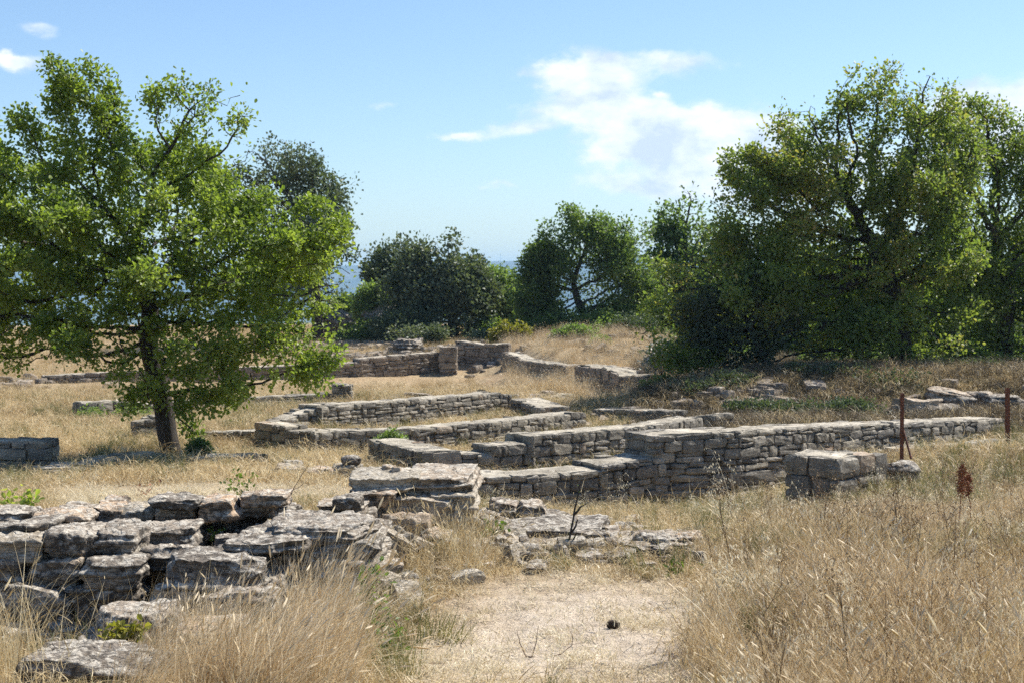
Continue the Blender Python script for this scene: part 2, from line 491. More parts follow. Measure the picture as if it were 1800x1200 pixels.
def ground_z(x, y):
    x = np.atleast_1d(np.asarray(x, float))
    y = np.atleast_1d(np.asarray(y, float))
    out = np.empty(len(x))
    for s in range(0, len(x), 20000):
        xs, ys = x[s:s + 20000], y[s:s + 20000]
        xc, yc = np.clip(xs, -38, 38), np.clip(ys, -8, 76)
        r = np.sqrt((xc[:, None] - cpw[None, :, 0]) ** 2 + (yc[:, None] - cpw[None, :, 1]) ** 2)
        z = kern(r) @ sol[:nK] + sol[nK] + xc * sol[nK + 1] + yc * sol[nK + 2]
        q = np.stack([xs, ys, xs * 0], 1)
        z = z + 0.035 * fbm(q * 0.9, 3, 4) + 0.012 * fbm(q * 5, 9, 3)
        far = smooth(76, 420, ys) + smooth(60, 500, np.abs(xs)) * (ys > -50)
        z = z - 75 * np.clip(far, 0, 1)
        out[s:s + 20000] = z
    return out


def gz(x, y):
    return float(ground_z([x], [y])[0])


def axis(vals):
    return np.array(sorted(set(np.round(vals, 4))))


ys = [2.0]
while ys[-1] < 9000:
    y = ys[-1]
    ys.append(y + (0.07 * max(1, y / 9) if y < 90 else y * 0.06))
ys = [-4000, -1000, -300, -100, -40, -15, -6, -2, 0, 1] + ys
xs = [0.0]
while xs[-1] < 9000:
    x = xs[-1]
    xs.append(x + (0.09 if x < 7 else (0.09 * (x / 7) ** 1.3 if x < 40 else x * 0.12)))
xs = [-v for v in xs[:0:-1]] + xs
xs, ys = axis(xs), axis(ys)
GX, GY = np.meshgrid(xs, ys)
gx, gy = GX.ravel(), GY.ravel()
gzv = ground_z(gx, gy)


def poly_mask(px, py, poly):
    inside = np.zeros(len(px), bool)
    n = len(poly)
    for i in range(n):
        x1, y1 = poly[i]
        x2, y2 = poly[(i + 1) % n]
        c = ((y1 > py) != (y2 > py)) & (px < (x2 - x1) * (py - y1) / (y2 - y1 + 1e-9) + x1)
        inside ^= c
    return inside


PATHS = [[(690, 1230), (760, 1100), (880, 1030), (1000, 1012), (1120, 1012), (1215, 1030), (1240, 1100), (1250, 1230)],
         [(20, 700), (60, 735), (110, 770), (160, 815), (120, 850), (70, 845), (80, 790), (40, 755), (0, 740), (0, 705)],
         [(120, 850), (300, 856), (600, 850), (620, 880), (400, 880), (120, 885)],
         ]


def path_val(x, y, z):
    px, py = proj(x, y, z)
    jit = fbm(np.stack([x * 2.2, y * 2.2, x * 0], 1), 31, 3)
    px = px + jit * 30 * 9 / np.maximum(y, 4)
    py = py + jit * 14 * 9 / np.maximum(y, 4)
    v = np.zeros(len(px))
    for k, pl in enumerate(PATHS):
        v = np.maximum(v, poly_mask(px, py, pl) * (1.0, 1.0, 0.6)[k])
    v[y < 3] = 0
    return v


def path_soft(x, y, z):
    acc_ = 0
    for k in range(9):
        a_ = k * .698
        acc_ = acc_ + path_val(x + .30 * math.cos(a_) * (k > 0), y + .55 * math.sin(a_) * (k > 0), z)
    return acc_ / 9


pv = path_soft(gx, gy, gzv)
scrub_shade = np.clip(smooth(78, 120, gy) + smooth(50, 90, np.abs(gx)), 0, 1)
_px, _py = proj(gx, gy, gzv)
scrub_shade = np.maximum(scrub_shade, 0.8 * smooth(1110, 1180, _px) * smooth(24.6, 26, gy) * (1 - smooth(44, 50, gy)) * (gx < 22))  # dark scrub colour over the bank also stands in for tree shade
nx, ny = len(xs), len(ys)
ii, jj = np.meshgrid(np.arange(nx - 1), np.arange(ny - 1))
a = (jj * nx + ii).ravel()
gf = np.stack([a, a + 1, a + nx + 1, a + nx], 1)
ground = mesh_np('ground', np.stack([gx, gy, gzv], 1), [gf], GROUND, True, {'path': pv, 'scrub': scrub_shade})
tag(ground, 'dry straw covered ground and beaten earth among the ruins', 'ground', kind='structure')

# distant hills
def hills():
    nxh, nyh = 240, 24
    X = np.linspace(-3500, 3500, nxh)
    V, att = [], []
    for j in range(nyh):
        v = j / (nyh - 1)
        y = 3300 + 900 * v
        prof = math.sin(v * math.pi / 2) ** 0.8
        q = np.stack([X / 420, X * 0 + v * 2.5, X * 0], 1)
        ridge = 119 + 6 * vnoise(np.stack([X / 900, X * 0, X * 0], 1), 5) + 4.5 * fbm(q * 1.3, 8, 4) + X * 0.012
        z = -76 + ridge * prof * (1 + 0.10 * fbm(q * 1.6, 4, 4) * (1 - v)) 
        V.append(np.stack([X, X * 0 + y + 40 * vnoise(q, 6), z], 1))
    V = np.concatenate(V)
    V2 = V[-nxh:].copy(); V2[:, 1] += 1500; V2[:, 2] = -80
    V = np.concatenate([V, V2])
    ii, jj = np.meshgrid(np.arange(nxh - 1), np.arange(nyh))
    a = (jj * nxh + ii).ravel()
    m, t = newmat('hill_scrub')
    pos = t.n('ShaderNodeNewGeometry').outputs['Position']
    n = t.noise(t.n('ShaderNodeMapping', {'Vector': pos, 'Scale': (1, .35, 1.6)}).outputs[0], 0.012, 8, 0.72)
    col = t.ramp(n, [(0.38, (0.010, 0.022, 0.018)), (0.50, (0.035, 0.055, 0.035)), (0.62, (0.10, 0.10, 0.085))])
    finish(m, t, t.n('ShaderNodeBsdfPrincipled', {'Base Color': col, 'Roughness': 1.0}).outputs[0])
    o = mesh_np('hills', V, [np.stack([a, a + 1, a + nxh + 1, a + nxh], 1)], m, True)
    tag(o, 'long low wooded ridge blue with distance on the horizon', 'hills', kind='structure')
hills()

# ------------------------------------------------------------------ stones
def cube_grid(n):
    lin = np.linspace(-1, 1, n + 1)
    key, V, Fq = {}, [], []
    def vid(p):
        k = tuple(np.round(p, 5))
        if k not in key:
            key[k] = len(V)
            V.append(p)
        return key[k]
    for ax in range(3):
        for sg in (-1, 1):
            u, v = (ax + 1) % 3, (ax + 2) % 3
            for i in range(n):
                for j in range(n):
                    q = []
                    for a_, b_ in ((0, 0), (1, 0), (1, 1), (0, 1)):
                        p = [0, 0, 0]
                        p[ax] = sg
                        p[u] = lin[i + a_]
                        p[v] = lin[j + b_]
                        q.append(vid(tuple(p)))
                    Fq.append(q if sg > 0 else q[::-1])
    return np.array(V, float), np.array(Fq)


CG = {n: cube_grid(n) for n in (3, 4, 8, 14, 20, 30)}


def rock_verts(w_, d_, h_, seed, n=14, cuts=10, rough=1.0, k=7.0, lay=1.0):
    r = np.random.default_rng(seed)
    T, Fq = CG[n]
    k = k * 1.8 if k > 5 else k
    q = T / (np.sum(np.abs(T) ** k, axis=1) ** (1 / k))[:, None]
    cuts = int(cuts * 1.5)
    half = np.array([w_, d_, h_]) / 2 * 1.04
    for c in range(cuts):
        nv = r.normal(size=3)
        nv /= np.linalg.norm(nv)
        sup = np.abs(nv).sum()
        cc = sup * r.uniform(0.66, 0.92)
        dd = q @ nv - cc
        q = q - np.outer(np.maximum(dd, 0), nv)
    q = q / np.abs(q).max(axis=0)
    p = q * half
    mn = min(w_, d_, h_)
    s = 1.0 / max(0.12, mn)
    off = r.uniform(0, 100, 3)
    nd = np.stack([fbm((p + off) * s * 0.9, seed + k2, 4, 0.55) for k2 in (1, 2, 3)], 1)
    p = p + nd * mn * 0.075 * rough
    # bedding: horizontal ledges push the faces in and out
    wavy = p[:, 2] + 0.02 * fbm((p + off) * 3, seed + 7, 2)
    bed = vnoise(np.stack([wavy * 34, wavy * 0 + seed, p[:, 0] * 1.5], 1), seed + 11)
    bed = .5 * bed + .6 * np.sign(bed) * np.minimum(1, np.abs(bed) * 5)
    side = 1 - np.abs(q[:, 2]) ** 6
    p[:, :2] *= (1 + lay * 0.06 * bed * side)[:, None]
    fine = fbm((p + off) * 26, seed + 21, 3, 0.6)
    nrm = q / (np.linalg.norm(q, axis=1)[:, None] + 1e-9)
    p = p + nrm * (fine * 0.012 * rough)[:, None]
    return p, Fq


def rot_z(p, a):
    c, s = math.cos(a), math.sin(a)
    return np.stack([p[:, 0] * c - p[:, 1] * s, p[:, 0] * s + p[:, 1] * c, p[:, 2]], 1)


def rot_x(p, a):
    c, s = math.cos(a), math.sin(a)
    return np.stack([p[:, 0], p[:, 1] * c - p[:, 2] * s, p[:, 1] * s + p[:, 2] * c], 1)


def rot_y(p, a):
    c, s = math.cos(a), math.sin(a)
    return np.stack([p[:, 0] * c + p[:, 2] * s, p[:, 1], -p[:, 0] * s + p[:, 2] * c], 1)


STONES = []   # footprints to keep grass off: (x, y, r)


def stone(name, x0, x1, yt, yb, zt, depth, label, yaw=0, tiltx=0, tilty=0, mat=None, n=None, seed=None, group=None, D=None, cuts=10, rough=1.0, var=None, k=7.0):
    """a block whose front face spans photograph columns x0..x1, rows yt..yb; zt = height of its top front edge"""
    d0 = D if D else Dz(yt, zt)
    wpx = (x1 - x0) / F * d0 * 1.05
    h_ = (yb - yt) / F * d0 * 1.08 + 0.02
    cx, _, z = P((x0 + x1) / 2, yt, d0)
    gg = gz(cx, d0 + depth / 2)
    if -.3 < z - h_ - gg + .04 < 0.18:
        h_ = z - gg + .04          # bedded in the soil, never hovering
    seed = seed or (int(x0) * 13 + int(yt) * 7 + 1)
    if n is None:
        n = 30 if (x1 - x0) > 120 else (20 if (x1 - x0) > 40 else 14)
    p, Fq = rock_verts(wpx, depth, h_, seed, n, cuts, rough, k=k)
    p = rot_x(rot_y(p, math.radians(tilty)), math.radians(tiltx))
    p = rot_z(p, math.radians(yaw))
    loc = np.array([cx, d0 + depth / 2, z - h_ / 2])
    r = np.random.default_rng(seed)
    vv = np.full(len(p), r.uniform(0, 1) if var is None else var)
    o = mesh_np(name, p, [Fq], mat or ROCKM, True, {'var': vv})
    o.location = tuple(loc)
    tag(o, label, 'stone', group)
    STONES.append((loc[0], loc[1], max(wpx, depth) / 2, loc[2] + h_ / 2))
    return o


G1 = 'weathered stones of the ruined foreground wall'
S = stone
# back row, left
S('stone_block', 103, 162, 893, 922, .34, .30, 'low grey block at the left end of the back row', group=G1)
S('stone_block', 160, 207, 889, 925, .38, .42, 'tall square grey block with a pale flat top in the back row', group=G1, yaw=4)
S('stone_block', 206, 268, 893, 922, .36, .34, 'brown faced block between the tall square block and the dark long one', group=G1, mat=TANM, var=.1)
S('stone_block', 268, 341, 888, 922, .38, .30, 'dark broad block under a thin slab in the middle of the back row', group=G1)
S('stone_slab', 266, 345, 877, 889, .43, .28, 'thin slab capping the dark broad block of the back row', group=G1, yaw=-3)
S('stone_block', 342, 416, 878, 910, .42, .34, 'long black blotched block right of the thin capping slab', group=G1, yaw=2)
S('stone_block', 419, 463, 884, 901, .38, .26, 'small dark block beneath the raised top stone', group=G1)
S('stone_block', 424, 499, 868, 884, .44, .28, 'raised flat stone topmost of the back row, dark front edge', group=G1)
S('stone_block', 461, 487, 889, 909, .35, .22, 'small rounded stone right of the raised top stone', group=G1)
S('stone_block', 482, 520, 892, 907, .33, .26, 'small flat stone leading up to the big sloping slab', group=G1)
S('stone_block', 410, 462, 903, 935, .29, .24, 'grey lower block beneath the dark blocks beside the big sloping slab', group=G1)
S('stone_block', 364, 392, 908, 938, .27, .2, 'small round brown stone in the gap below the back row', group=G1, mat=TANM)
S('stone_block', 385, 412, 912, 940, .26, .2, 'narrow brown block deep in the gap below the back row', group=G1, mat=TANM, var=.2)
S('stone_block', 268, 366, 916, 945, .27, .26, 'shaded lower course stone under the middle of the back row', group=G1)
# second row, left
S('stone_slab', -40, 50, 900, 918, .40, .32, 'flat slab cut by the left edge in the upper row', group=G1)
S('stone_block', 52, 148, 904, 926, .38, .30, 'pale rounded stone with white lichen behind the black faced block', group=G1, yaw=-4, var=.9)
S('stone_slab', -30, 82, 922, 944, .37, .42, 'broad flat slab at the left edge beside the black faced block', group=G1)
S('stone_block', 72, 167, 936, 986, .35, .50, 'large black faced block with a flat pale top at left', group=G1, yaw=2, n=30)
S('stone_block', 165, 246, 930, 968, .36, .44, 'brown fronted block right of the large black faced block', group=G1, yaw=-3, n=30)
S('stone_block', 200, 244, 962, 990, .26, .26, 'small tan block tucked under the brown fronted one', group=G1, mat=TANM)
S('stone_block', 234, 334, 930, 964, .32, .34, 'dark grey rounded block standing clear in the gap before the back row', group=G1)
S('stone_block', 240, 330, 968, 1000, .24, .30, 'rough grey stone below the dark rounded block', group=G1, tiltx=-6)
S('stone_block', -30, 70, 946, 985, .33, .30, 'tan block at the left edge below the broad flat slab', group=G1, mat=TANM, var=.0)
S('stone_block', -30, 46, 984, 1024, .22, .30, 'dark lower block at the very left edge', group=G1)
S('stone_block', 44, 138, 984, 1026, .22, .32, 'dark mottled block directly under the large black faced block', group=G1)
S('stone_block', 137, 240, 988, 1026, .23, .36, 'pale topped block under the brown fronted block', group=G1, yaw=3)
S('stone_block', 112, 248, 1026, 1092, .12, .40, 'big black stained bottom block in the shaded corner', group=G1, n=30)
S('stone_block', -10, 112, 1028, 1090, .11, .38, 'shaded bottom block behind the tall dry grass at left', group=G1)
# the big slabs
S('stone_slab', 395, 655, 962, 1006, .27, 1.15, 'huge sloping flat slab streaked grey in the middle of the near ruin', group=G1, tiltx=3.5, yaw=-6, n=30, cuts=14, rough=1.5, var=.35)
S('stone_slab', 285, 452, 988, 1036, .25, .52, 'wide slab with a dark undercut front left of the huge sloping slab', group=G1, yaw=3, n=30)
S('stone_block', 476, 562, 975, 1008, .22, .3, 'overhanging block with a dark hollow at the front of the huge slab', group=G1, n=30)
S('stone_block', 560, 640, 985, 1016, .19, .3, 'rough grey stone at the right front of the huge slab behind the tussock', group=G1)
S('stone_slab', 438, 505, 1014, 1040, .14, .34, 'grey slab low down under the overhanging block', group=G1)
S('stone_slab', 262, 338, 1040, 1062, .11, .3, 'small pale slab lying in the grass below the wide slab', group=G1, mat=TANM, var=.8)
S('stone_slab', 334, 472, 1044, 1092, .11, .42, 'cracked grey slab half hidden by the leaning tussock', group=G1, n=30)
S('stone_slab', 152, 300, 1088, 1122, .09, .42, 'wedge shaped slab with a pale top above the yellow leaved sprig', group=G1, n=30, yaw=-5, tilty=-3)
S('stone_block', 135, 215, 1118, 1146, .0, .3, 'dark stone in the hollow under the wedge shaped slab', group=G1)
S('stone_slab', 38, 262, 1166, 1235, .12, .42, 'large pale topped slab at the bottom left corner of the view', group=G1, n=30, yaw=3)
S('stone_slab', 300, 420, 1108, 1140, .05, .34, 'flat grey slab buried in the front of the leaning tussock', group=G1)
# right part of the near heap
S('stone_slab', 712, 836, 842, 872, .45, .80, 'big squared slab with a sheer lit right side, highest of the near ruin', group=G1, n=30, k=12, cuts=7, rough=.8, yaw=-2, var=.8)
S('stone_block', 752, 835, 870, 906, .36, .55, 'pale squared block directly under the highest slab', group=G1, n=30, k=10, cuts=8, mat=TANM, var=.6)
S('stone_slab', 470, 645, 925, 946, .36, .5, 'thin ledge of rock on the back of the huge slab', group=G1, n=30, cuts=14, tiltx=3, yaw=-8, var=.5)
S('stone_slab', 405, 540, 950, 966, .31, .4, 'thin cracked ledge on the left of the huge slab', group=G1, n=30, cuts=14, tiltx=3, yaw=-12, var=.2)
S('stone_slab', 540, 662, 950, 975, .29, .4, 'thin ledge at the right shoulder of the huge slab', group=G1, n=30, cuts=14, tiltx=4, yaw=6, var=.3)
S('stone_slab', 612, 728, 840, 858, .47, .60, 'flat tan topped slab left of the highest squared slab', group=G1, n=30, yaw=4, mat=TANM, var=.4, cuts=7)
S('stone_slab', 604, 690, 866, 884, .40, .40, 'pale pointed slab under the flat tan topped one', group=G1, n=20, var=.9)
S('stone_block', 588, 630, 874, 888, .42, .2, 'small dark stone perched left of the pale pointed slab', group=G1)
S('stone_slab', 560, 640, 886, 900, .36, .34, 'thin dark slab below the small perched stone', group=G1)
S('stone_slab', 640, 790, 876, 912, .36, .60, 'long light slab with a wedge shaped right end', group=G1, n=30, k=11, cuts=7, rough=.7, yaw=-3, mat=TANM, var=.75)
S('stone_block', 735, 792, 874, 932, .34, .36, 'squared pale block end below the highest slab', group=G1, k=11, cuts=6, n=30, var=.9)
S('stone_block', 566, 650, 900, 930, .32, .36, 'dark crusted block below the long light slab', group=G1, n=30)
S('stone_block', 640, 694, 916, 946, .26, .24, 'tan stone between the dark crusted block and the orange one', group=G1, mat=TANM)
S('stone_block', 676, 752, 904, 942, .29, .26, 'orange tan block with a broken front', group=G1, mat=TANM, var=1.0)
S('stone_block', 783, 812, 898, 930, .27, .18, 'pale upright shard under the right end of the highest slab', group=G1, mat=TANM, tilty=12, var=.8)
S('stone_block', 812, 836, 890, 925, .25, .16, 'pale upright shard at the foot of the sheer lit side', group=G1, var=.95, tilty=-10)
S('stone_block', 818, 838, 930, 958, .16, .12, 'thin pointed upright shard standing alone right of the heap', group=G1, var=1.0, tilty=14, rough=.8)
S('stone_block', 745, 783, 934, 962, .2, .2, 'small pale stone wedged low under the upright shards', group=G1, var=.9)
S('stone_block', 690, 745, 944, 975, .17, .24, 'grey rubble stone below the orange tan block', group=G1, tilty=8)
S('stone_block', 636, 690, 950, 985, .18, .26, 'rounded rubble stone at the right edge of the huge slab', group=G1)
S('stone_block', 745, 800, 964, 992, .1, .22, 'low rubble stone at the foot of the heap above the path', group=G1, mat=TANM)
S('stone_block', 560, 610, 1000, 1030, .1, .22, 'low stone behind the tips of the leaning tussock', group=G1)
S('stone_block', 690, 735, 985, 1008, .06, .2, 'half buried pale stone beside the green weed', group=G1, mat=TANM)
S('reddish_stone', 670, 694, 818, 829, .50, .10, 'small reddish flat stone lying on the tan topped slab', mat=TANM, var=1.0, D=9.9, n=8)
S('reddish_stone', 688, 702, 823, 833, .49, .08, 'smallest pointed stone leaning against the reddish one', mat=TANM, var=.9, D=9.8, n=8)
# right rubble line
G2 = 'stones of the low rubble line right of the near ruin'
S('stone_block', 862, 914, 886, 903, .16, .34, 'flat tilted top stone at the left of the rubble line', group=G2, tilty=6)
S('stone_block', 836, 882, 904, 928, .10, .28, 'shaded stone under the tilted top stone', group=G2)
S('stone_block', 878, 914, 903, 926, .10, .26, 'dark square stone under the flat tilted top stone', group=G2)
S('stone_block', 913, 964, 891, 912, .15, .34, 'grey stone right of the flat tilted top stone', group=G2, tilty=5)
S('stone_block', 913, 955, 911, 932, .07, .3, 'dark lower stone of the rubble line behind the flat pale slab', group=G2)
S('stone_block', 960, 1004, 908, 930, .11, .3, 'small stone stepping down behind the long flat slab', group=G2, tilty=4)
S('stone_block', 1000, 1048, 918, 936, .1, .3, 'low stone at the back of the bare sapling', group=G2)
S('stone_slab', 876, 1072, 932, 952, .14, .62, 'long flat light slab in the rubble line left of the sapling', group=G2, n=30, yaw=-2)
S('stone_block', 938, 1000, 950, 990, .10, .30, 'dark fronted block under the long flat light slab', group=G2)
S('stone_block', 1000, 1048, 950, 984, .10, .3, 'rough brown block behind the stem of the sapling', group=G2, mat=TANM, var=.2)
S('stone_slab', 1040, 1092, 938, 992, .12, .40, 'weathered block at the step between the two slabs', group=G2)
S('stone_slab', 1080, 1240, 958, 984, .09, .55, 'dark edged flat slab at the right end of the rubble line', group=G2, n=30, yaw=3)
S('stone_slab', 1088, 1200, 986, 1014, .02, .46, 'lowest slab of the right rubble ledge above the path', group=G2, n=30)
S('stone_slab', 1133, 1190, 944, 954, .12, .22, 'thin flat stone resting on the dark edged slab', group=G2)
S('stone_block', 1195, 1242, 946, 966, .1, .3, 'grey stone at the far right tip of the rubble line', group=G2)
S('stone_block', 850, 925, 970, 992, .03, .24, 'pale flat stone in the grass at the foot of the rubble', group=G2, mat=TANM, var=.9)
S('stone_block', 895, 940, 988, 1004, -.01, .2, 'small pale stone half buried at the head of the path', group=G2, mat=TANM)
S('stone_block', 1000, 1070, 985, 1012, .0, .3, 'tan crumbling stone left of the lowest slab', group=G2, mat=TANM)
# mid ground loose stones
S('flat_stone', 494, 530, 812, 830, 0, .5, 'flat pale stone propped behind the low boulder in the clearing', D=19.0)
S('flat_stone', 480, 528, 822, 840, 0, .45, 'low sloping boulder lying in the clearing', D=18.3, tilty=5)
S('boulder', 540, 582, 824, 846, 0, .35, 'dark block in the clearing between sloping boulder and stacked stones', D=17.8)
S('stone_block', 584, 634, 818, 842, 0, .35, 'broken brown block carrying the round flat stone', D=17.9, mat=TANM, var=.2)
S('round_stone', 600, 631, 801, 815, 0, .2, 'round flat stone balanced on the broken brown block', D=17.95, k=2.6, n=14, rough=.5)
S('boulder', 1564, 1623, 812, 868, 0, .42, 'dark rounded boulder at the foot of the near rusty post', D=16.0, k=3.0, rough=.7, var=.1)
S('boulder', 1592, 1660, 700, 738, 0, .9, 'long grey boulder at left of the rock pile behind the right wall', D=27.5, yaw=8, mat=FARST, var=.9)
S('boulder', 1640, 1712, 688, 722, 0, .9, 'great smooth boulder topping the rock pile behind the right wall', D=28.0, k=3.5, tilty=12)
S('boulder', 1690, 1722, 700, 728, 0, .6, 'smaller pale boulder leaning on the great smooth one', D=27.6, k=3.5)
S('boulder', 1640, 1700, 716, 742, 0, .6, 'dark boulder low in the pile under the great smooth one', D=27.2)
S('boulder', 1712, 1752, 690, 716, 0, .6, 'grey boulder at the back right of the rock pile', D=28.4)
S('boulder', 1745, 1800, 696, 720, 0, .6, 'rough boulder by the far rusty post', D=27.3)
S('boulder', 1780, 1840, 715, 745, 0, .7, 'boulder cut by the right edge behind the far rusty post', D=27.8)
S('white_stone', 1752, 1776, 898, 910, 0, .14, 'small white stone in the grass nearest the right edge', D=12.2, mat=CAPM, n=8)
S('white_stone', 1776, 1804, 885, 898, 0, .16, 'small white stone higher up at the right edge of the grass', D=13.0, mat=CAPM, n=8)
S('flat_stone', 1452, 1500, 904, 918, 0, .25, 'pale flat stone half sunk in the grass before the big corner blocks', D=12.0, mat=CAPM, n=14)

# ------------------------------------------------------------------ dry stone walls
WALL_LINES = []      # (x1,y1,x2,y2,thickness)


def stones_batch(cen, dim, yaw, seed, n=3, cutn=3, k=6.0, tilt=0.05):
    """many small irregular stones at once"""
    r = np.random.default_rng(seed)
    T, Fq = CG[n]
    M, N = len(cen), len(T)
    kk = r.uniform(4.5, 14, M)[:, None]
    q = T[None] / (np.sum(np.abs(T[None]) ** kk[:, :, None], axis=2) ** (1 / kk))[:, :, None]
    for c in range(cutn):
        nv = r.normal(size=(M, 3))
        nv[:, 1] *= .6
        nv /= np.linalg.norm(nv, axis=1)[:, None]
        sup = np.abs(nv).sum(1) * r.uniform(0.74, 0.98, M)
        dd = np.einsum('mnk,mk->mn', q, nv) - sup[:, None]
        q = q - np.maximum(dd, 0)[:, :, None] * nv[:, None, :]
    q = q + r.normal(0, 0.035, q.shape)
    p = q * (dim[:, None, :] / 2)
    a_ = r.normal(0, tilt, M)         # small roll in the face plane
    ca, sa = np.cos(a_)[:, None], np.sin(a_)[:, None]
    x_, z_ = p[:, :, 0] * ca - p[:, :, 2] * sa, p[:, :, 0] * sa + p[:, :, 2] * ca
    y_ = p[:, :, 1]
    cy, sy = np.cos(yaw)[:, None], np.sin(yaw)[:, None]
    X = x_ * cy - y_ * sy + cen[:, 0, None]
    Y = x_ * sy + y_ * cy + cen[:, 1, None]
    Z = z_ + cen[:, 2, None]
    V = np.stack([X, Y, Z], 2).reshape(-1, 3)
    Fa = (Fq[None] + (np.arange(M) * N)[:, None, None]).reshape(-1, 4)
    var = np.repeat(np.clip(r.beta(1.6, 1.8, M), 0, 1), N)
    return V, Fa, var


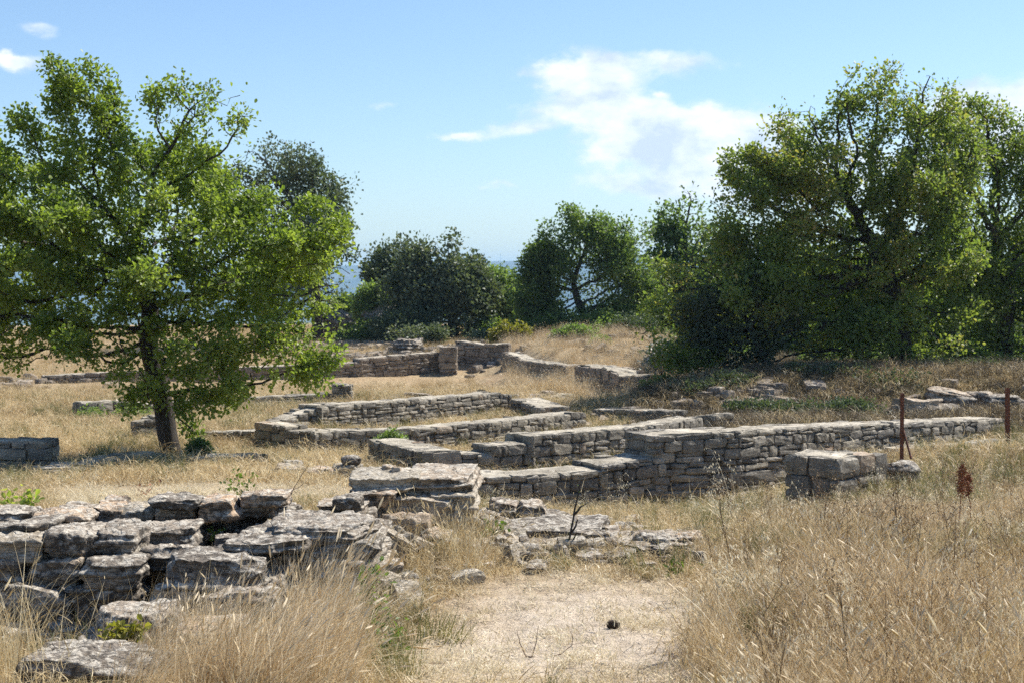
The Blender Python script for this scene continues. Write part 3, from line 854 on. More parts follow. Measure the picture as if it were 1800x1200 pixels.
def wall(label, pts, thick=0.5, course=0.10, slen=0.24, seed=1, mat=None, capmat=None, rise=0.0, big=0.0, ends=(True, True), group=None, bury=0.25, caprough=1.0, name='stone_wall'):
    """pts: (px, py of the top front edge, D) from left to right; the wall's body lies behind that line"""
    r = np.random.default_rng(seed)
    W = [P(*p) for p in pts]
    root = empty(name, (W[0][0], W[0][1], gz(W[0][0], W[0][1])))
    tag(root, label, 'wall', group, kind='thing')
    mat = mat or WALLM
    cens, dims, yaws = [], [], []
    capV, capF, capA = [], [], []
    coreV, coreF = [], []
    nseg = len(W) - 1
    # course heights shared along the wall, from the top down
    hs = []
    while sum(hs) < 2.2:
        hs.append(course * r.uniform(0.55, 1.65))
    for s in range(nseg):
        A_, B_ = W[s], W[s + 1]
        d = (B_ - A_)[:2]
        L = np.linalg.norm(d)
        if L < 1e-4:
            continue
        d = d / L
        nb = np.array([-d[1], d[0]])           # away from the camera side
        if nb[1] < 0 and abs(nb[1]) > 0.05:
            nb = -nb
        yaw = math.atan2(d[1], d[0])
        WALL_LINES.append((A_[0] + nb[0] * thick / 2, A_[1] + nb[1] * thick / 2, B_[0] + nb[0] * thick / 2, B_[1] + nb[1] * thick / 2, thick))
        base = min(gz(A_[0], A_[1]), gz(B_[0], B_[1]), gz(*((A_ + B_)[:2] / 2))) - bury
        lines = [(0.0, 1)]
        lines.append((thick, -1))
        for off, sgn in lines:
            dep = 0
            for ci, h in enumerate(hs):
                zt_max = max(A_[2], B_[2]) - dep
                if zt_max < base:
                    break
                u = -r.uniform(0, 0.05)
                while u < L:
                    wd = slen * (r.uniform(0.35, 1.0) if r.uniform() < .45 else r.uniform(.9, 2.0))
                    if big and ci > 1 and r.uniform() < big:
                        wd *= 1.4
                    wd = min(wd, L - u + 0.05)
                    if wd < 0.05:
                        break
                    um = u + wd / 2
                    zt = A_[2] + (B_[2] - A_[2]) * min(max(um / L, 0), 1) - dep
                    hh = h
                    if r.uniform() < 0.12:
                        hh = h * 1.25
                    gnd = gz(A_[0] + d[0] * um, A_[1] + d[1] * um)
                    if zt > gnd - 0.15:
                        dd = 0.17
                        o2 = off + sgn * (dd / 2) + r.normal(0, 0.012)
                        if r.uniform() < 0.22 and hh > 0.07:     # split into two thin stones
                            for q_ in (0.25, 0.75):
                                cens.append([A_[0] + d[0] * um + nb[0] * o2, A_[1] + d[1] * um + nb[1] * o2, zt - hh * q_])
                                dims.append([wd - 0.008, dd, hh / 2 - 0.005])
                                yaws.append(yaw + r.normal(0, 0.03))
                        else:
                            cens.append([A_[0] + d[0] * um + nb[0] * o2, A_[1] + d[1] * um + nb[1] * o2, zt - hh / 2 + r.normal(0, .004 if ci else .009)])
                            dims.append([wd - 0.008, dd, hh - 0.006])
                            yaws.append(yaw + r.normal(0, 0.03))
                    u += wd
                dep += h
        # ends: stones across the thickness
        for e, (Q, sg) in enumerate(((A_, -1), (B_, 1))):
            if (s == 0 and e == 0 and ends[0]) or (s == nseg - 1 and e == 1 and ends[1]):
                dep = 0
                for h in hs:
                    zt = Q[2] - dep
                    if zt < gz(Q[0], Q[1]) - .15:
                        break
                    v = 0.02
                    while v < thick - 0.02:
                        wd = min(slen * r.uniform(.5, 1.3), thick - v)
                        vm = v + wd / 2
                        o2 = -sg * 0.09 * 0 + sg * r.normal(0.0, 0.01) - sg * 0.06
                        cens.append([Q[0] + nb[0] * vm + d[0] * o2, Q[1] + nb[1] * vm + d[1] * o2, zt - h / 2])
                        dims.append([0.16, wd, h - 0.006])
                        yaws.append(yaw)
                        v += wd
                    dep += h
        # core fill, a little inside the faces
        inn = 0.05
        c4 = [A_[:2] + nb * inn, B_[:2] + nb * inn, B_[:2] + nb * (thick - inn), A_[:2] + nb * (thick - inn)]
        zs = [A_[2], B_[2], B_[2], A_[2]]
        b0 = len(coreV)
        for (q, z) in zip(c4, zs):
            coreV.append([q[0], q[1], z - 0.03])
        for q in c4:
            coreV.append([q[0], q[1], base])
        coreF += [[b0, b0 + 1, b0 + 2, b0 + 3], [b0, b0 + 4, b0 + 5, b0 + 1], [b0 + 1, b0 + 5, b0 + 6, b0 + 2],
                  [b0 + 2, b0 + 6, b0 + 7, b0 + 3], [b0 + 3, b0 + 7, b0 + 4, b0]]
        # capping: worn, uneven bedding with ragged edges, thin slabs
        nu, nv_ = max(2, int(L / 0.05)), max(4, int(thick / 0.06))
        for face in (0, 1):
            uu, vv = np.meshgrid(np.linspace(0, 1, nu + 1), np.linspace(0, 1, nv_ + 1))
            uu, vv = uu.ravel(), vv.ravel()
            ex = fbm(np.stack([uu * L * 4 + s * 9, vv * 0 + np.round(vv), uu * 0], 1), seed + 40, 3) * 0.018 * caprough
            off = .055 + vv * (thick - .11) + np.where(vv < 0.02, ex * 2, 0) + np.where(vv > 0.98, ex * 2, 0)
            x_ = A_[0] + d[0] * uu * L + nb[0] * off
            y_ = A_[1] + d[1] * uu * L + nb[1] * off
            z_ = A_[2] + (B_[2] - A_[2]) * uu
            if face == 0:
                q3 = np.stack([x_ * 5, y_ * 5, x_ * 0], 1)
                blk = vnoise(q3 * 0.8, seed + 3)
                z_ = z_ + 0.004 * caprough * fbm(q3 * 1.5, seed, 3) + 0.007 * caprough * np.sign(blk) * np.minimum(1, np.abs(blk) * 6) - 0.002
            else:
                z_ = z_ - 0.03
            b0 = sum(len(v) for v in capV)
            capV.append(np.stack([x_, y_, z_], 1))
            ii, jj = np.meshgrid(np.arange(nu), np.arange(nv_))
            a_ = (jj * (nu + 1) + ii).ravel() + b0
            fc = np.stack([a_, a_ + 1, a_ + nu + 2, a_ + nu + 1], 1)
            capF.append(fc if face == 0 else fc[:, ::-1])
            capA.append(0.5 + 0.5 * vnoise(np.stack([x_ * 4, y_ * 4, x_ * 0], 1), seed + 9))
            if face == 0:
                topb = b0
            else:
                # skirt joining both sheets
                k0 = np.arange(nu)
                fr = np.stack([topb + k0, b0 + k0, b0 + k0 + 1, topb + k0 + 1], 1)
                lb = nv_ * (nu + 1)
                bk = np.stack([topb + lb + k0, topb + lb + k0 + 1, b0 + lb + k0 + 1, b0 + lb + k0], 1)
                m0 = np.arange(nv_) * (nu + 1)
                lf = np.stack([topb + m0, topb + m0 + nu + 1, b0 + m0 + nu + 1, b0 + m0], 1)
                rt = np.stack([topb + m0 + nu, b0 + m0 + nu, b0 + m0 + 2 * nu + 1, topb + m0 + 2 * nu + 1], 1)
                capF += [fr, bk, lf, rt]
    V, Fa, var = stones_batch(np.array(cens), np.array(dims), np.array(yaws), seed)
    n0 = len(V)
    V = np.concatenate([V, np.array(coreV)])
    var = np.concatenate([var, np.zeros(len(coreV))])
    o = mesh_np('stonework', V, [Fa, np.array(coreF) + n0], mat, False, {'var': var}, parent=root, loc=root.location)
    o2 = mesh_np('capping', np.concatenate(capV), capF, capmat or CAPM, False, {'var': np.clip(np.concatenate(capA), 0, 1)}, parent=root, loc=root.location)
    return root


GW = 'low dry stone walls of the excavated houses'
wall('long honey brown wall with a large square corner at the right of the site', [(1152, 765, 18.0), (1300, 757, 18.6), (1450, 749, 20.2), (1640, 741, 22.8), (1765, 735, 25.0)], thick=.62, course=.115, slen=.30, seed=11, group=GW, big=.2)
wall('low wall with a broad pale top running from the near slab to the square corner', [(760, 838, 16.9), (940, 836, 17.2), (1060, 826, 17.6), (1062, 818, 17.6), (1165, 802, 18.05)], thick=.62, course=.095, slen=.19, seed=12, group=GW, ends=(False, False), big=.1)
wall('stepped wall with a tall right part behind the broad topped wall', [(735, 793, 19.9), (866, 799, 20.2), (868, 783, 20.2), (932, 778, 20.6), (934, 765, 20.6), (1150, 748, 22.4), (1236, 733, 24.2)], thick=.5, course=.10, slen=.22, seed=13, group=GW, ends=(False, True))
wall('short slanting wall end with a pale flat top at the left of the stepped wall', [(648, 772, 21.8), (738, 794, 19.9)], thick=.55, course=.09, slen=.2, seed=14, group=GW)
wall('curving wall with stepped left end left of centre', [(446, 741, 23.2), (500, 750, 22.9), (502, 756, 22.9), (548, 757, 22.9), (550, 762, 22.9), (592, 757, 23.2), (648, 756, 23.5), (735, 753, 24.0), (860, 742, 25.2), (1030, 724, 28.0)], thick=.5, course=.09, slen=.22, seed=15, group=GW)
wall('long straight wall highest of the central group', [(503, 740, 25.8), (560, 718, 26.4), (562, 712, 26.4), (700, 704, 28.0), (880, 690, 31.0), (898, 694, 31.2)], thick=.5, course=.095, slen=.24, seed=16, group=GW)
wall('short wall end stepping down from the highest central wall', [(896, 700, 30.8), (945, 716, 29.6)], thick=.7, course=.1, slen=.25, seed=17, group=GW)
wall('small wall piece in front of the grassy bank', [(925, 705, 33.5), (1010, 692, 34.5)], thick=.5, course=.1, slen=.25, seed=18, group=GW)
wall('shaded wall behind the right end of the curving wall', [(1040, 718, 29.5), (1170, 722, 27.5)], thick=.5, course=.1, slen=.24, seed=19, group=GW)
wall('small dark wall corner at the end of the stepped wall', [(1204, 732, 26.0), (1252, 728, 25.6)], thick=.6, course=.12, slen=.25, seed=20, group=GW)
wall('low wall at the foot of the left oak', [(340, 760, 24.5), (446, 757, 24.0)], thick=.4, course=.08, slen=.22, seed=21, group=GW, ends=(True, False))
wall('short upright wall stub just behind the oak trunk', [(244, 742, 24.4), (285, 730, 24.6)], thick=.35, course=.14, slen=.2, seed=22, group=GW)
wall('low ragged wall end in the weeds left of the oak', [(152, 708, 29.5), (208, 705, 30.0), (262, 710, 30.2)], thick=.5, course=.12, slen=.3, seed=23, group=GW, caprough=1.6)
wall('long low wall running right behind the oak trunk', [(262, 710, 30.2), (380, 702, 31.2), (584, 691, 33.0)], thick=.4, course=.09, slen=.25, seed=24, group=GW, ends=(False, False))
wall('taller squared pier at the end of the long low wall', [(584, 674, 33.0), (614, 677, 33.0)], thick=.45, course=.1, slen=.2, seed=25, group=GW)
wall('far low wall at left beyond the oak', [(78, 660, 40.5), (250, 652, 41.5), (420, 644, 42.5)], thick=.5, course=.1, slen=.3, seed=26, mat=FARST, group=GW)
wall('far wall below the straw field, rising to the right', [(420, 646, 42.7), (600, 639, 44.0), (632, 636, 44.3), (634, 630, 44.3), (772, 619, 46)], thick=.5, course=.11, slen=.3, seed=27, mat=FARST, group=GW)
wall('pale topped square pier at the end of the far wall', [(773, 609, 45.6), (801, 610, 45.6)], thick=.5, course=.15, slen=.3, seed=28, mat=FARST, group=GW)
wall('highest far wall in front of the holm oaks', [(800, 600, 47.0), (850, 606, 46.5), (892, 604, 46.4)], thick=.6, course=.14, slen=.3, seed=29, mat=FARST, group=GW, caprough=2)
wall('rough retaining wall under the russet mound', [(880, 618, 45), (920, 634, 42.9), (998, 642, 41.2)], thick=.6, course=.15, slen=.3, seed=30, mat=FARST, group=GW, caprough=2.5)
wall('crumbling retaining wall in the bank right of the mound', [(1010, 642, 38.6), (1060, 646, 37.4), (1090, 662, 36.2), (1135, 660, 35.7)], thick=.8, course=.17, slen=.35, seed=31, mat=FARST, group=GW, caprough=3)
wall('shaded wall end cut off by the left edge', [(-60, 775, 20.0), (77, 776, 20.0)], thick=.55, course=.13, slen=.3, seed=32, group=GW)
wall('wall of large squared blocks with a pale top by the near rusty post', [(1392, 797, 15.4), (1470, 804, 15.2), (1560, 798, 15.9)], thick=.6, course=.20, slen=.40, seed=33, group=GW, big=.3)
wall('low pale kerb of stones running right from the near rusty post', [(1590, 788, 20.0), (1700, 780, 22.2), (1765, 773, 23.6)], thick=.3, course=.12, slen=.35, seed=34, group=GW)
wall('low shaded ledge of stones left of the oak trunk', [(95, 826, 19.0), (180, 814, 19.7), (245, 800, 20.4), (290, 796, 20.9)], thick=.5, course=.12, slen=.3, seed=35, group=GW, caprough=2.5)
wall('low ledge of stones running right from the oak trunk', [(345, 806, 20.2), (420, 803, 20.4), (470, 800, 20.8)], thick=.4, course=.1, slen=.3, seed=36, group=GW, caprough=2.5)


def rubble(name, label, spots, seed, size=(0.08, 0.3), mat=None, flat=0.6, tilt=.25):
    """loose small stones strewn over a stretch of ground: one uncountable spread"""
    r = np.random.default_rng(seed)
    cen, dim = [], []
    for (px, py, D, sx, sy, n, lift) in spots:
        c = P(px, py, D)
        for _ in range(n):
            x = c[0] + r.normal(0, sx)
            y = c[1] + r.normal(0, sy)
            s = r.uniform(*size)
            near = len(STONES) and min((x - q[0]) ** 2 + (y - q[1]) ** 2 - (q[2] * .9) ** 2 for q in STONES) < 0
            z = gz(x, y) + s * flat * 0.12 + (r.uniform(0, lift) if near else 0)
            cen.append([x, y, z])
            dim.append([s, s * r.uniform(.6, 1), s * flat * r.uniform(.6, 1.1)])
    M = len(cen)
    V, Fa, var = stones_batch(np.array(cen), np.array(dim), r.uniform(0, 6, M), seed, n=4, cutn=9, tilt=tilt)
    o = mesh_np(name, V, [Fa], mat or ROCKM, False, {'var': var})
    tag(o, label, 'rubble', kind='stuff')
    return o


rubble('broken_rubble', 'pale jagged stones tumbled down the right face of the near ruin', [(700, 950, 9.25, .32, .16, 46, .14), (790, 945, 9.6, .14, .2, 34, .16), (900, 975, 9.3, .22, .14, 22, .03), (600, 990, 8.5, .3, .15, 16, .06)], 53, (0.09, 0.24), TANM, .5, tilt=.7)
rubble('rubble', 'small broken stones strewn through the near ruined wall', [
    (300, 1010, 8.1, .5, .35, 60, .12), (180, 1000, 8.05, .45, .18, 50, .22), (440, 900, 9.0, .3, .12, 30, .2), (640, 960, 9.0, .45, .35, 40, .12), (780, 960, 9.6, .22, .35, 20, .1), (200, 930, 8.9, .6, .3, 50, .2),
    (1000, 985, 9.4, .5, .3, 60, .05), (1100, 950, 10.2, .5, .4, 40, .04), (430, 930, 9.4, .35, .25, 40, .15), (850, 940, 10, .25, .3, 40, .05), (700, 1000, 8.7, .25, .2, 20, .03)], 51, (0.04, 0.17))
rubble('far_rubble', 'tumbled grey stones on the banks beyond the walls', [
    (1100, 680, 34.5, .8, 1.0, 40, .2), (1180, 655, 36, 1.0, .8, 25, .1), (1340, 700, 28.8, .5, .5, 50, .1), (1240, 700, 28.8, 1.0, .4, 40, .05), (1450, 700, 28.7, .9, .4, 30, .05), (1120, 690, 34.6, .8, .5, 40, .1), (780, 690, 33.5, 1.5, .6, 22, .0),
    (740, 606, 50, 1.5, .8, 120, .3), (680, 604, 50.5, 1.4, .5, 90, .2), (660, 575, 54, 1.3, .6, 110, .5), (590, 575, 55.5, .8, .6, 50, .4), (980, 600, 46.8, 2.4, .5, 110, .15), (1030, 606, 46, 1.6, .4, 80, .1), (1140, 618, 43, .8, .6, 40, .15),
    (1450, 735, 27, 2.2, .8, 14, .0), (20, 665, 41, 1.0, .5, 30, .2), (1790, 710, 28, .8, .8, 40, .3), (0, 680, 39, 1.0, .5, 20, .2), (1240, 720, 27.5, .8, .7, 30, .1)], 52, (0.10, 0.42), FARST, .65)

for (x0, x1, yt, yb, D, lab) in [(648, 702, 546, 580, 56, 'grey craggy outcrop right of the gap below the holm oaks'), (575, 618, 554, 580, 58, 'low craggy outcrop left of the holm oaks'),
                                 (692, 738, 596, 614, 50, 'lichened rock on the slope below the holm oaks')]:
    S('rock_outcrop', x0, x1, yt, yb + 12, 0, 1.6, lab, D=D, mat=ROCKM, n=30, rough=3.2, cuts=24, k=3, var=.5)

# ------------------------------------------------------------------ trees
def ellipsoid_pts(r, n, c, rad, shell=0.55):
    d = r.normal(size=(n, 3))
    d /= np.linalg.norm(d, axis=1)[:, None]
    u = r.uniform(shell ** 3, 1, n) ** (1 / 3)
    u = u * (1 + 0.55 * vnoise(d * 2.3 + c[None] * 3.1, 17) + 0.12 * r.normal(size=n))
    return c + d * u[:, None] * rad


def tree(name, label, trunk, lobes, D, leafmat, seed=1, natt=1200, step=None, leaf=0.065, per=14, spread=0.2, trunk_r=0.2,
         cat='tree', group=None, shell=0.25, depth=1.0, upb=0.5, gnarl=1.0, bump_var=0.0, tipr=0.005, density=1.0, kidname=('trunk', 'crown'), leafdark=0):
    r = np.random.default_rng(seed)
    T = [P(px, py, D + (q[0] if q else 0)) for px, py, *q in trunk]
    base = T[0].copy()
    base[2] = gz(base[0], base[1])
    T[0] = base - np.array([0, 0, 0.15])
    root = empty(name, base)
    tag(root, label, cat, group)
    # attraction points in the lobes
    vols = np.array([l[2] * l[3] for l in lobes], float)
    cnt = np.maximum(4, (natt * vols / vols.sum())).astype(int)
    att = []
    for l, n in zip(lobes, cnt):
        px, py, rx, ry = l[:4]
        dD = l[4] if len(l) > 4 else 0
        c = P(px, py, D + dD)
        k = (D + dD) / F
        rd = l[5] if len(l) > 5 else 0.8 * (rx + ry) / 2 * k * depth
        att.append(ellipsoid_pts(r, n, c, np.array([rx * k, rd, ry * k]), shell))
    att = np.concatenate(att)
    gzz = ground_z(att[:, 0], att[:, 1])
    if cat == 'bush':
        low = att[:, 2] < gzz + 0.06
        att[low, 2] = gzz[low] + r.uniform(.04, max(.12, .5 * lobes[0][3] * D / F), low.sum())
    att = att[att[:, 2] > gzz + 0.03]
    size = np.ptp(att, axis=0).max()
    st = step or size / 34
    # trunk nodes
    nodes, par = [T[0]], [-1]
    for i in range(1, len(T)):
        a_, b_ = T[i - 1], T[i]
        m = max(1, int(np.linalg.norm(b_ - a_) / st))
        for j in range(1, m + 1):
            p = a_ + (b_ - a_) * j / m
            p = p + np.array([*(fbm(np.array([[p[2] * 1.5, seed, 3.1], [p[2] * 1.5, seed, 9.2]]), 5, 2) * 0.06 * gnarl), 0])
            nodes.append(p)
            par.append(len(nodes) - 2)
    alive = np.ones(len(att), bool)
    N = np.array(nodes)
    d_ = np.linalg.norm(att[:, None] - N[None], axis=2)
    # keep growth off the lower trunk
    first = max(1, int(len(N) * 0.35))
    d_[:, :first] += 50
    best, bi = d_.min(1), d_.argmin(1)
    kill = st * 1.25
    infl = size
    for it in range(110):
        if not alive.any():
            break
        act = np.where(alive)[0]
        dirs = att[act] - N[bi[act]]
        dirs /= (np.linalg.norm(dirs, axis=1)[:, None] + 1e-9)
        acc_ = np.zeros((len(N), 3))
        np.add.at(acc_, bi[act], dirs)
        g = np.where(np.linalg.norm(acc_, axis=1) > 1e-6)[0]
        v = acc_[g]
        v /= np.linalg.norm(v, axis=1)[:, None]
        v += r.normal(0, 0.22 * gnarl, v.shape)
        v /= np.linalg.norm(v, axis=1)[:, None]
        new = N[g] + v * st
        dn = np.linalg.norm(att[act][:, None] - new[None], axis=2)
        mi, mb = dn.argmin(1), dn.min(1)
        prev_n = len(N)
        N = np.concatenate([N, new])
        par += list(g)
        upd = mb < best[act] - 1e-6
        ia = act[upd]
        if len(ia) == 0:
            best[act] = np.where(r.uniform(size=len(act)) < .5, 0, best[act])
        best[ia] = mb[upd]
        bi[ia] = mi[upd] + prev_n
        alive[best < kill] = False
        if len(N) > 20000:
            break
    par = np.array(par)
    nn = len(N)
    # pipe model radii
    e = 2.35
    acc2 = np.zeros(nn)
    kids = np.zeros(nn, int)
    for i in range(nn - 1, 0, -1):
        if kids[i] == 0:
            acc2[i] += 1
        acc2[par[i]] += acc2[i]
        kids[par[i]] += 1
    rad = acc2 ** (1 / e)
    rad = tipr + (trunk_r - tipr) * (rad - 1) / max(rad[min(2, nn - 1)] - 1, 1e-6)
    rad = np.clip(rad, tipr, trunk_r * 1.05)
    nT = first
    rad[0] *= 1.45
    if nn > 1:
        rad[1] *= 1.15
    # main child of each node
    main = np.full(nn, -1)
    for i in range(1, nn):
        p = par[i]
        if main[p] < 0 or acc2[i] > acc2[main[p]]:
            main[p] = i
    idx = np.arange(1, nn)
    pa = par[idx]
    r1 = rad[idx]
    r0 = np.where(main[pa] == idx, rad[pa], np.minimum(rad[pa], r1 * 1.25))
    dirv = N[idx] - N[pa]
    dl = np.linalg.norm(dirv, axis=1)[:, None]
    dirv /= dl
    pd = np.where((par[pa] >= 0)[:, None], N[pa] - N[np.maximum(par[pa], 0)], dirv)
    pd /= (np.linalg.norm(pd, axis=1)[:, None] + 1e-9)
    ismain = (main[pa] == idx)[:, None]
    d0 = np.where(ismain, pd, dirv)
    SID = 7
    ang = np.arange(SID) / SID * 2 * math.pi
    def ring(cn, dv, rr):
        ref = np.tile(np.array([[1.0, 0.13, 0.07]]), (len(dv), 1))
        u = np.cross(dv, ref)
        u /= np.linalg.norm(u, axis=1)[:, None] + 1e-9
        v = np.cross(dv, u)
        return cn[:, None] + (u[:, None] * np.cos(ang)[None, :, None] + v[:, None] * np.sin(ang)[None, :, None]) * rr[:, None, None]
    R0, R1 = ring(N[pa], d0, r0), ring(N[idx], dirv, r1)
    M = len(idx)
    V = np.concatenate([R0, R1], axis=1).reshape(-1, 3)
    b0 = (np.arange(M) * 2 * SID)[:, None]
    k_ = np.arange(SID)[None]
    k2 = (np.arange(SID) + 1) % SID
    Fq = np.stack([b0 + k_, b0 + k2[None], b0 + SID + k2[None], b0 + SID + k_], 2).reshape(-1, 4)
    mesh_np(kidname[0], V, [Fq], BARK, True, parent=root, loc=base)
    # leaves on the young wood
    thin = np.where(rad < max(tipr * 2.6, trunk_r * 0.085))[0]
    cntl = int(len(thin) * per * density)
    cw = np.clip(0.40 + 1.2 * vnoise(N[thin] * (0.30 / spread) + seed, seed + 5) + 0.4 * r.normal(size=len(thin)), 0.03, 1.2)
    src = r.choice(thin, cntl, p=cw / cw.sum())
    wts = r.uniform(0, 1, cntl)[:, None]
    pos = N[src] * (1 - wts) + N[np.maximum(par[src], 0)] * wts
    dd = r.normal(size=(cntl, 3))
    dd /= np.linalg.norm(dd, axis=1)[:, None]
    clump = spread * (0.55 + 0.9 * r.uniform(size=cntl))
    pos = pos + dd * (clump * r.uniform(0.15, 1, cntl) ** 0.6)[:, None]
    keep = pos[:, 2] > ground_z(pos[:, 0], pos[:, 1]) + 0.03
    pos, dd = pos[keep], dd[keep]
    LV, LF, lv = leaves(pos, dd, leaf, r, upb)
    print('LEAVES', label[:30], len(pos), 'NODES', nn)
    lobevar = 0.5 + 0.5 * vnoise(pos * 1.1 + seed, seed)
    vv = np.clip(0.55 * r.beta(2, 2, len(pos)) + 0.45 * lobevar + bump_var, 0, 1)
    mesh_np(kidname[1], LV, [LF], leafmat, False, {'var': np.repeat(vv, lv)}, parent=root, loc=base)
    return root


def leaves(pos, outd, size, r, upb=0.5, slim=1.0):
    n = len(pos)
    ax = outd + r.normal(0, 0.7, (n, 3))
    ax /= np.linalg.norm(ax, axis=1)[:, None]
    nz_ = r.normal(0, 0.75, (n, 3)) + np.array([0, 0, upb * 1.6])
    nz_ -= ax * np.sum(nz_ * ax, axis=1)[:, None]
    nz_ /= np.linalg.norm(nz_, axis=1)[:, None] + 1e-9
    sd = np.cross(ax, nz_)
    s = size * r.uniform(0.6, 1.25, n)[:, None]
    wdt = 0.34 * slim
    shp = [(0, 0, 0), (0.32, -wdt * .75, 0.07), (0.72, -wdt, 0.10), (1.0, 0, -0.04), (0.72, wdt, 0.10), (0.32, wdt * .75, 0.07)]
    V = np.stack([pos + s * (ax * a_ + sd * b_ + nz_ * c_) for a_, b_, c_ in shp], 1).reshape(-1, 3)
    b0 = (np.arange(n) * 6)[:, None]
    Fq = np.concatenate([b0 + np.array([[0, 1, 2, 3]]), b0 + np.array([[0, 3, 4, 5]])])
    return V, Fq, 6


GT = 'trees around the ruins'
tree('oak_tree', 'large bright green downy oak with a dark leaning trunk at left', [(312, 808), (298, 760), (280, 700), (262, 620), (255, 540), (240, 460)],
     [(240, 700, 40, 30, -.6, .4), (420, 680, 40, 26, -.8, .3), (365, 700, 40, 34, -.7, .3), (335, 190, 85, 55), (290, 180, 50, 40), (390, 290, 60, 80), (250, 330, 90, 70), (570, 640, 30, 40, -.7, .4), (130, 165, 75, 60), (60, 230, 55, 60), (180, 250, 70, 80), (330, 200, 80, 55), (370, 270, 70, 70), (280, 300, 80, 70, 1),
      (40, 360, 120, 100, 0, 1.4), (170, 400, 110, 90, 0, 1.6), (330, 390, 110, 90, 0, 1.5), (450, 400, 70, 80, -.3, .9), (500, 390, 60, 60, -.5), (520, 470, 75, 80, -.4, .8), (555, 450, 45, 60, 0, .5),
      (90, 500, 160, 80, 0, 1.7), (280, 500, 130, 80, -.6, 1.5), (430, 520, 110, 70, -.5, 1.2), (-60, 480, 130, 140, 0, 1.6), (-100, 330, 110, 120),
      (60, 590, 110, 45, -.4, 1.3), (200, 580, 90, 60, -.9, 1.2), (330, 610, 80, 70, -1.2, .8), (300, 690, 60, 45, -.6, .5), (440, 600, 80, 55, -.8, .8), (520, 590, 60, 50, -.6, .6), (555, 640, 30, 45, -.7, .4),
      (420, 665, 60, 35, -.8, .4), (500, 640, 60, 40, -.8, .5), (560, 600, 34, 40, -.6, .4), (270, 650, 70, 40, -1.2, .6), (380, 640, 60, 40, -1.0, .6), (590, 400, 30, 60, -.3, .4), (560, 520, 45, 50, -.4, .6), (180, 645, 60, 22, -.5, .5), (330, 750, 24, 30, -.4, .2), (20, 640, 60, 25, -.3)],
     22, OAK, seed=3, natt=3900, leaf=.066, per=52, spread=.17, trunk_r=.145, step=.16)
tree('holm_oak', 'tall dark grey green holm oak rising behind the left oak', [(560, 592), (556, 520), (540, 430)],
     [(500, 290, 80, 45), (560, 330, 55, 45), (530, 380, 80, 60), (590, 390, 34, 50), (575, 450, 42, 60), (460, 350, 70, 80), (545, 520, 60, 45), (480, 470, 70, 90)],
     58, HOLM, seed=5, natt=1000, leaf=.13, per=26, spread=.40, trunk_r=.22, group=GT)
tree('holm_oak', 'dark holm oak right of the gap to the blue hills', [(705, 590), (700, 540), (692, 490)],
     [(690, 465, 42, 42), (668, 500, 26, 50), (710, 520, 50, 60), (670, 550, 30, 30)], 60, HOLM, seed=6, natt=500, leaf=.15, per=26, spread=.40, trunk_r=.16, group=GT)
tree('holm_oak', 'broad grey green holm oak before the hills at centre', [(800, 606), (795, 560), (790, 520)],
     [(770, 460, 38, 40), (740, 480, 40, 50), (790, 480, 45, 50), (815, 520, 60, 55), (750, 560, 60, 50), (820, 570, 55, 36), (780, 520, 80, 50)], 56, HOLM, seed=8, natt=900, leaf=.15, per=28, spread=.40, trunk_r=.18, group=GT, bump_var=.12)
tree('rounded_bush', 'smooth rounded green bush between holm oak and spreading oak', [(880, 600), (878, 570)],
     [(870, 520, 60, 42), (900, 545, 60, 50), (850, 560, 50, 40)], 62, OAK3, seed=9, natt=500, leaf=.13, per=40, spread=.42, trunk_r=.08, cat='bush', bump_var=.1, group=GT)
tree('oak_tree', 'spreading oak with visible forked limbs in the middle distance', [(1045, 606), (1035, 570), (1015, 530), (1010, 500)],
     [(1020, 420, 65, 40), (1085, 410, 48, 32), (960, 450, 50, 30), (950, 510, 40, 40), (1010, 480, 80, 50), (1100, 470, 60, 60), (960, 560, 60, 40), (1080, 560, 80, 50), (1130, 500, 40, 60)], 54, OAK3, seed=12, natt=1200, leaf=.11, per=48, spread=.36, trunk_r=.17, group=GT)
tree('oak_tree', 'darker oak with a pointed crown left of the great oak', [(1215, 620), (1212, 560), (1205, 480)],
     [(1212, 365, 28, 36), (1180, 400, 30, 30), (1220, 420, 50, 50), (1200, 490, 70, 60), (1180, 560, 70, 50), (1250, 520, 60, 80)], 56, OAK3, seed=13, natt=1000, leaf=.14, per=34, spread=.40, trunk_r=.18, group=GT, bump_var=-.05)
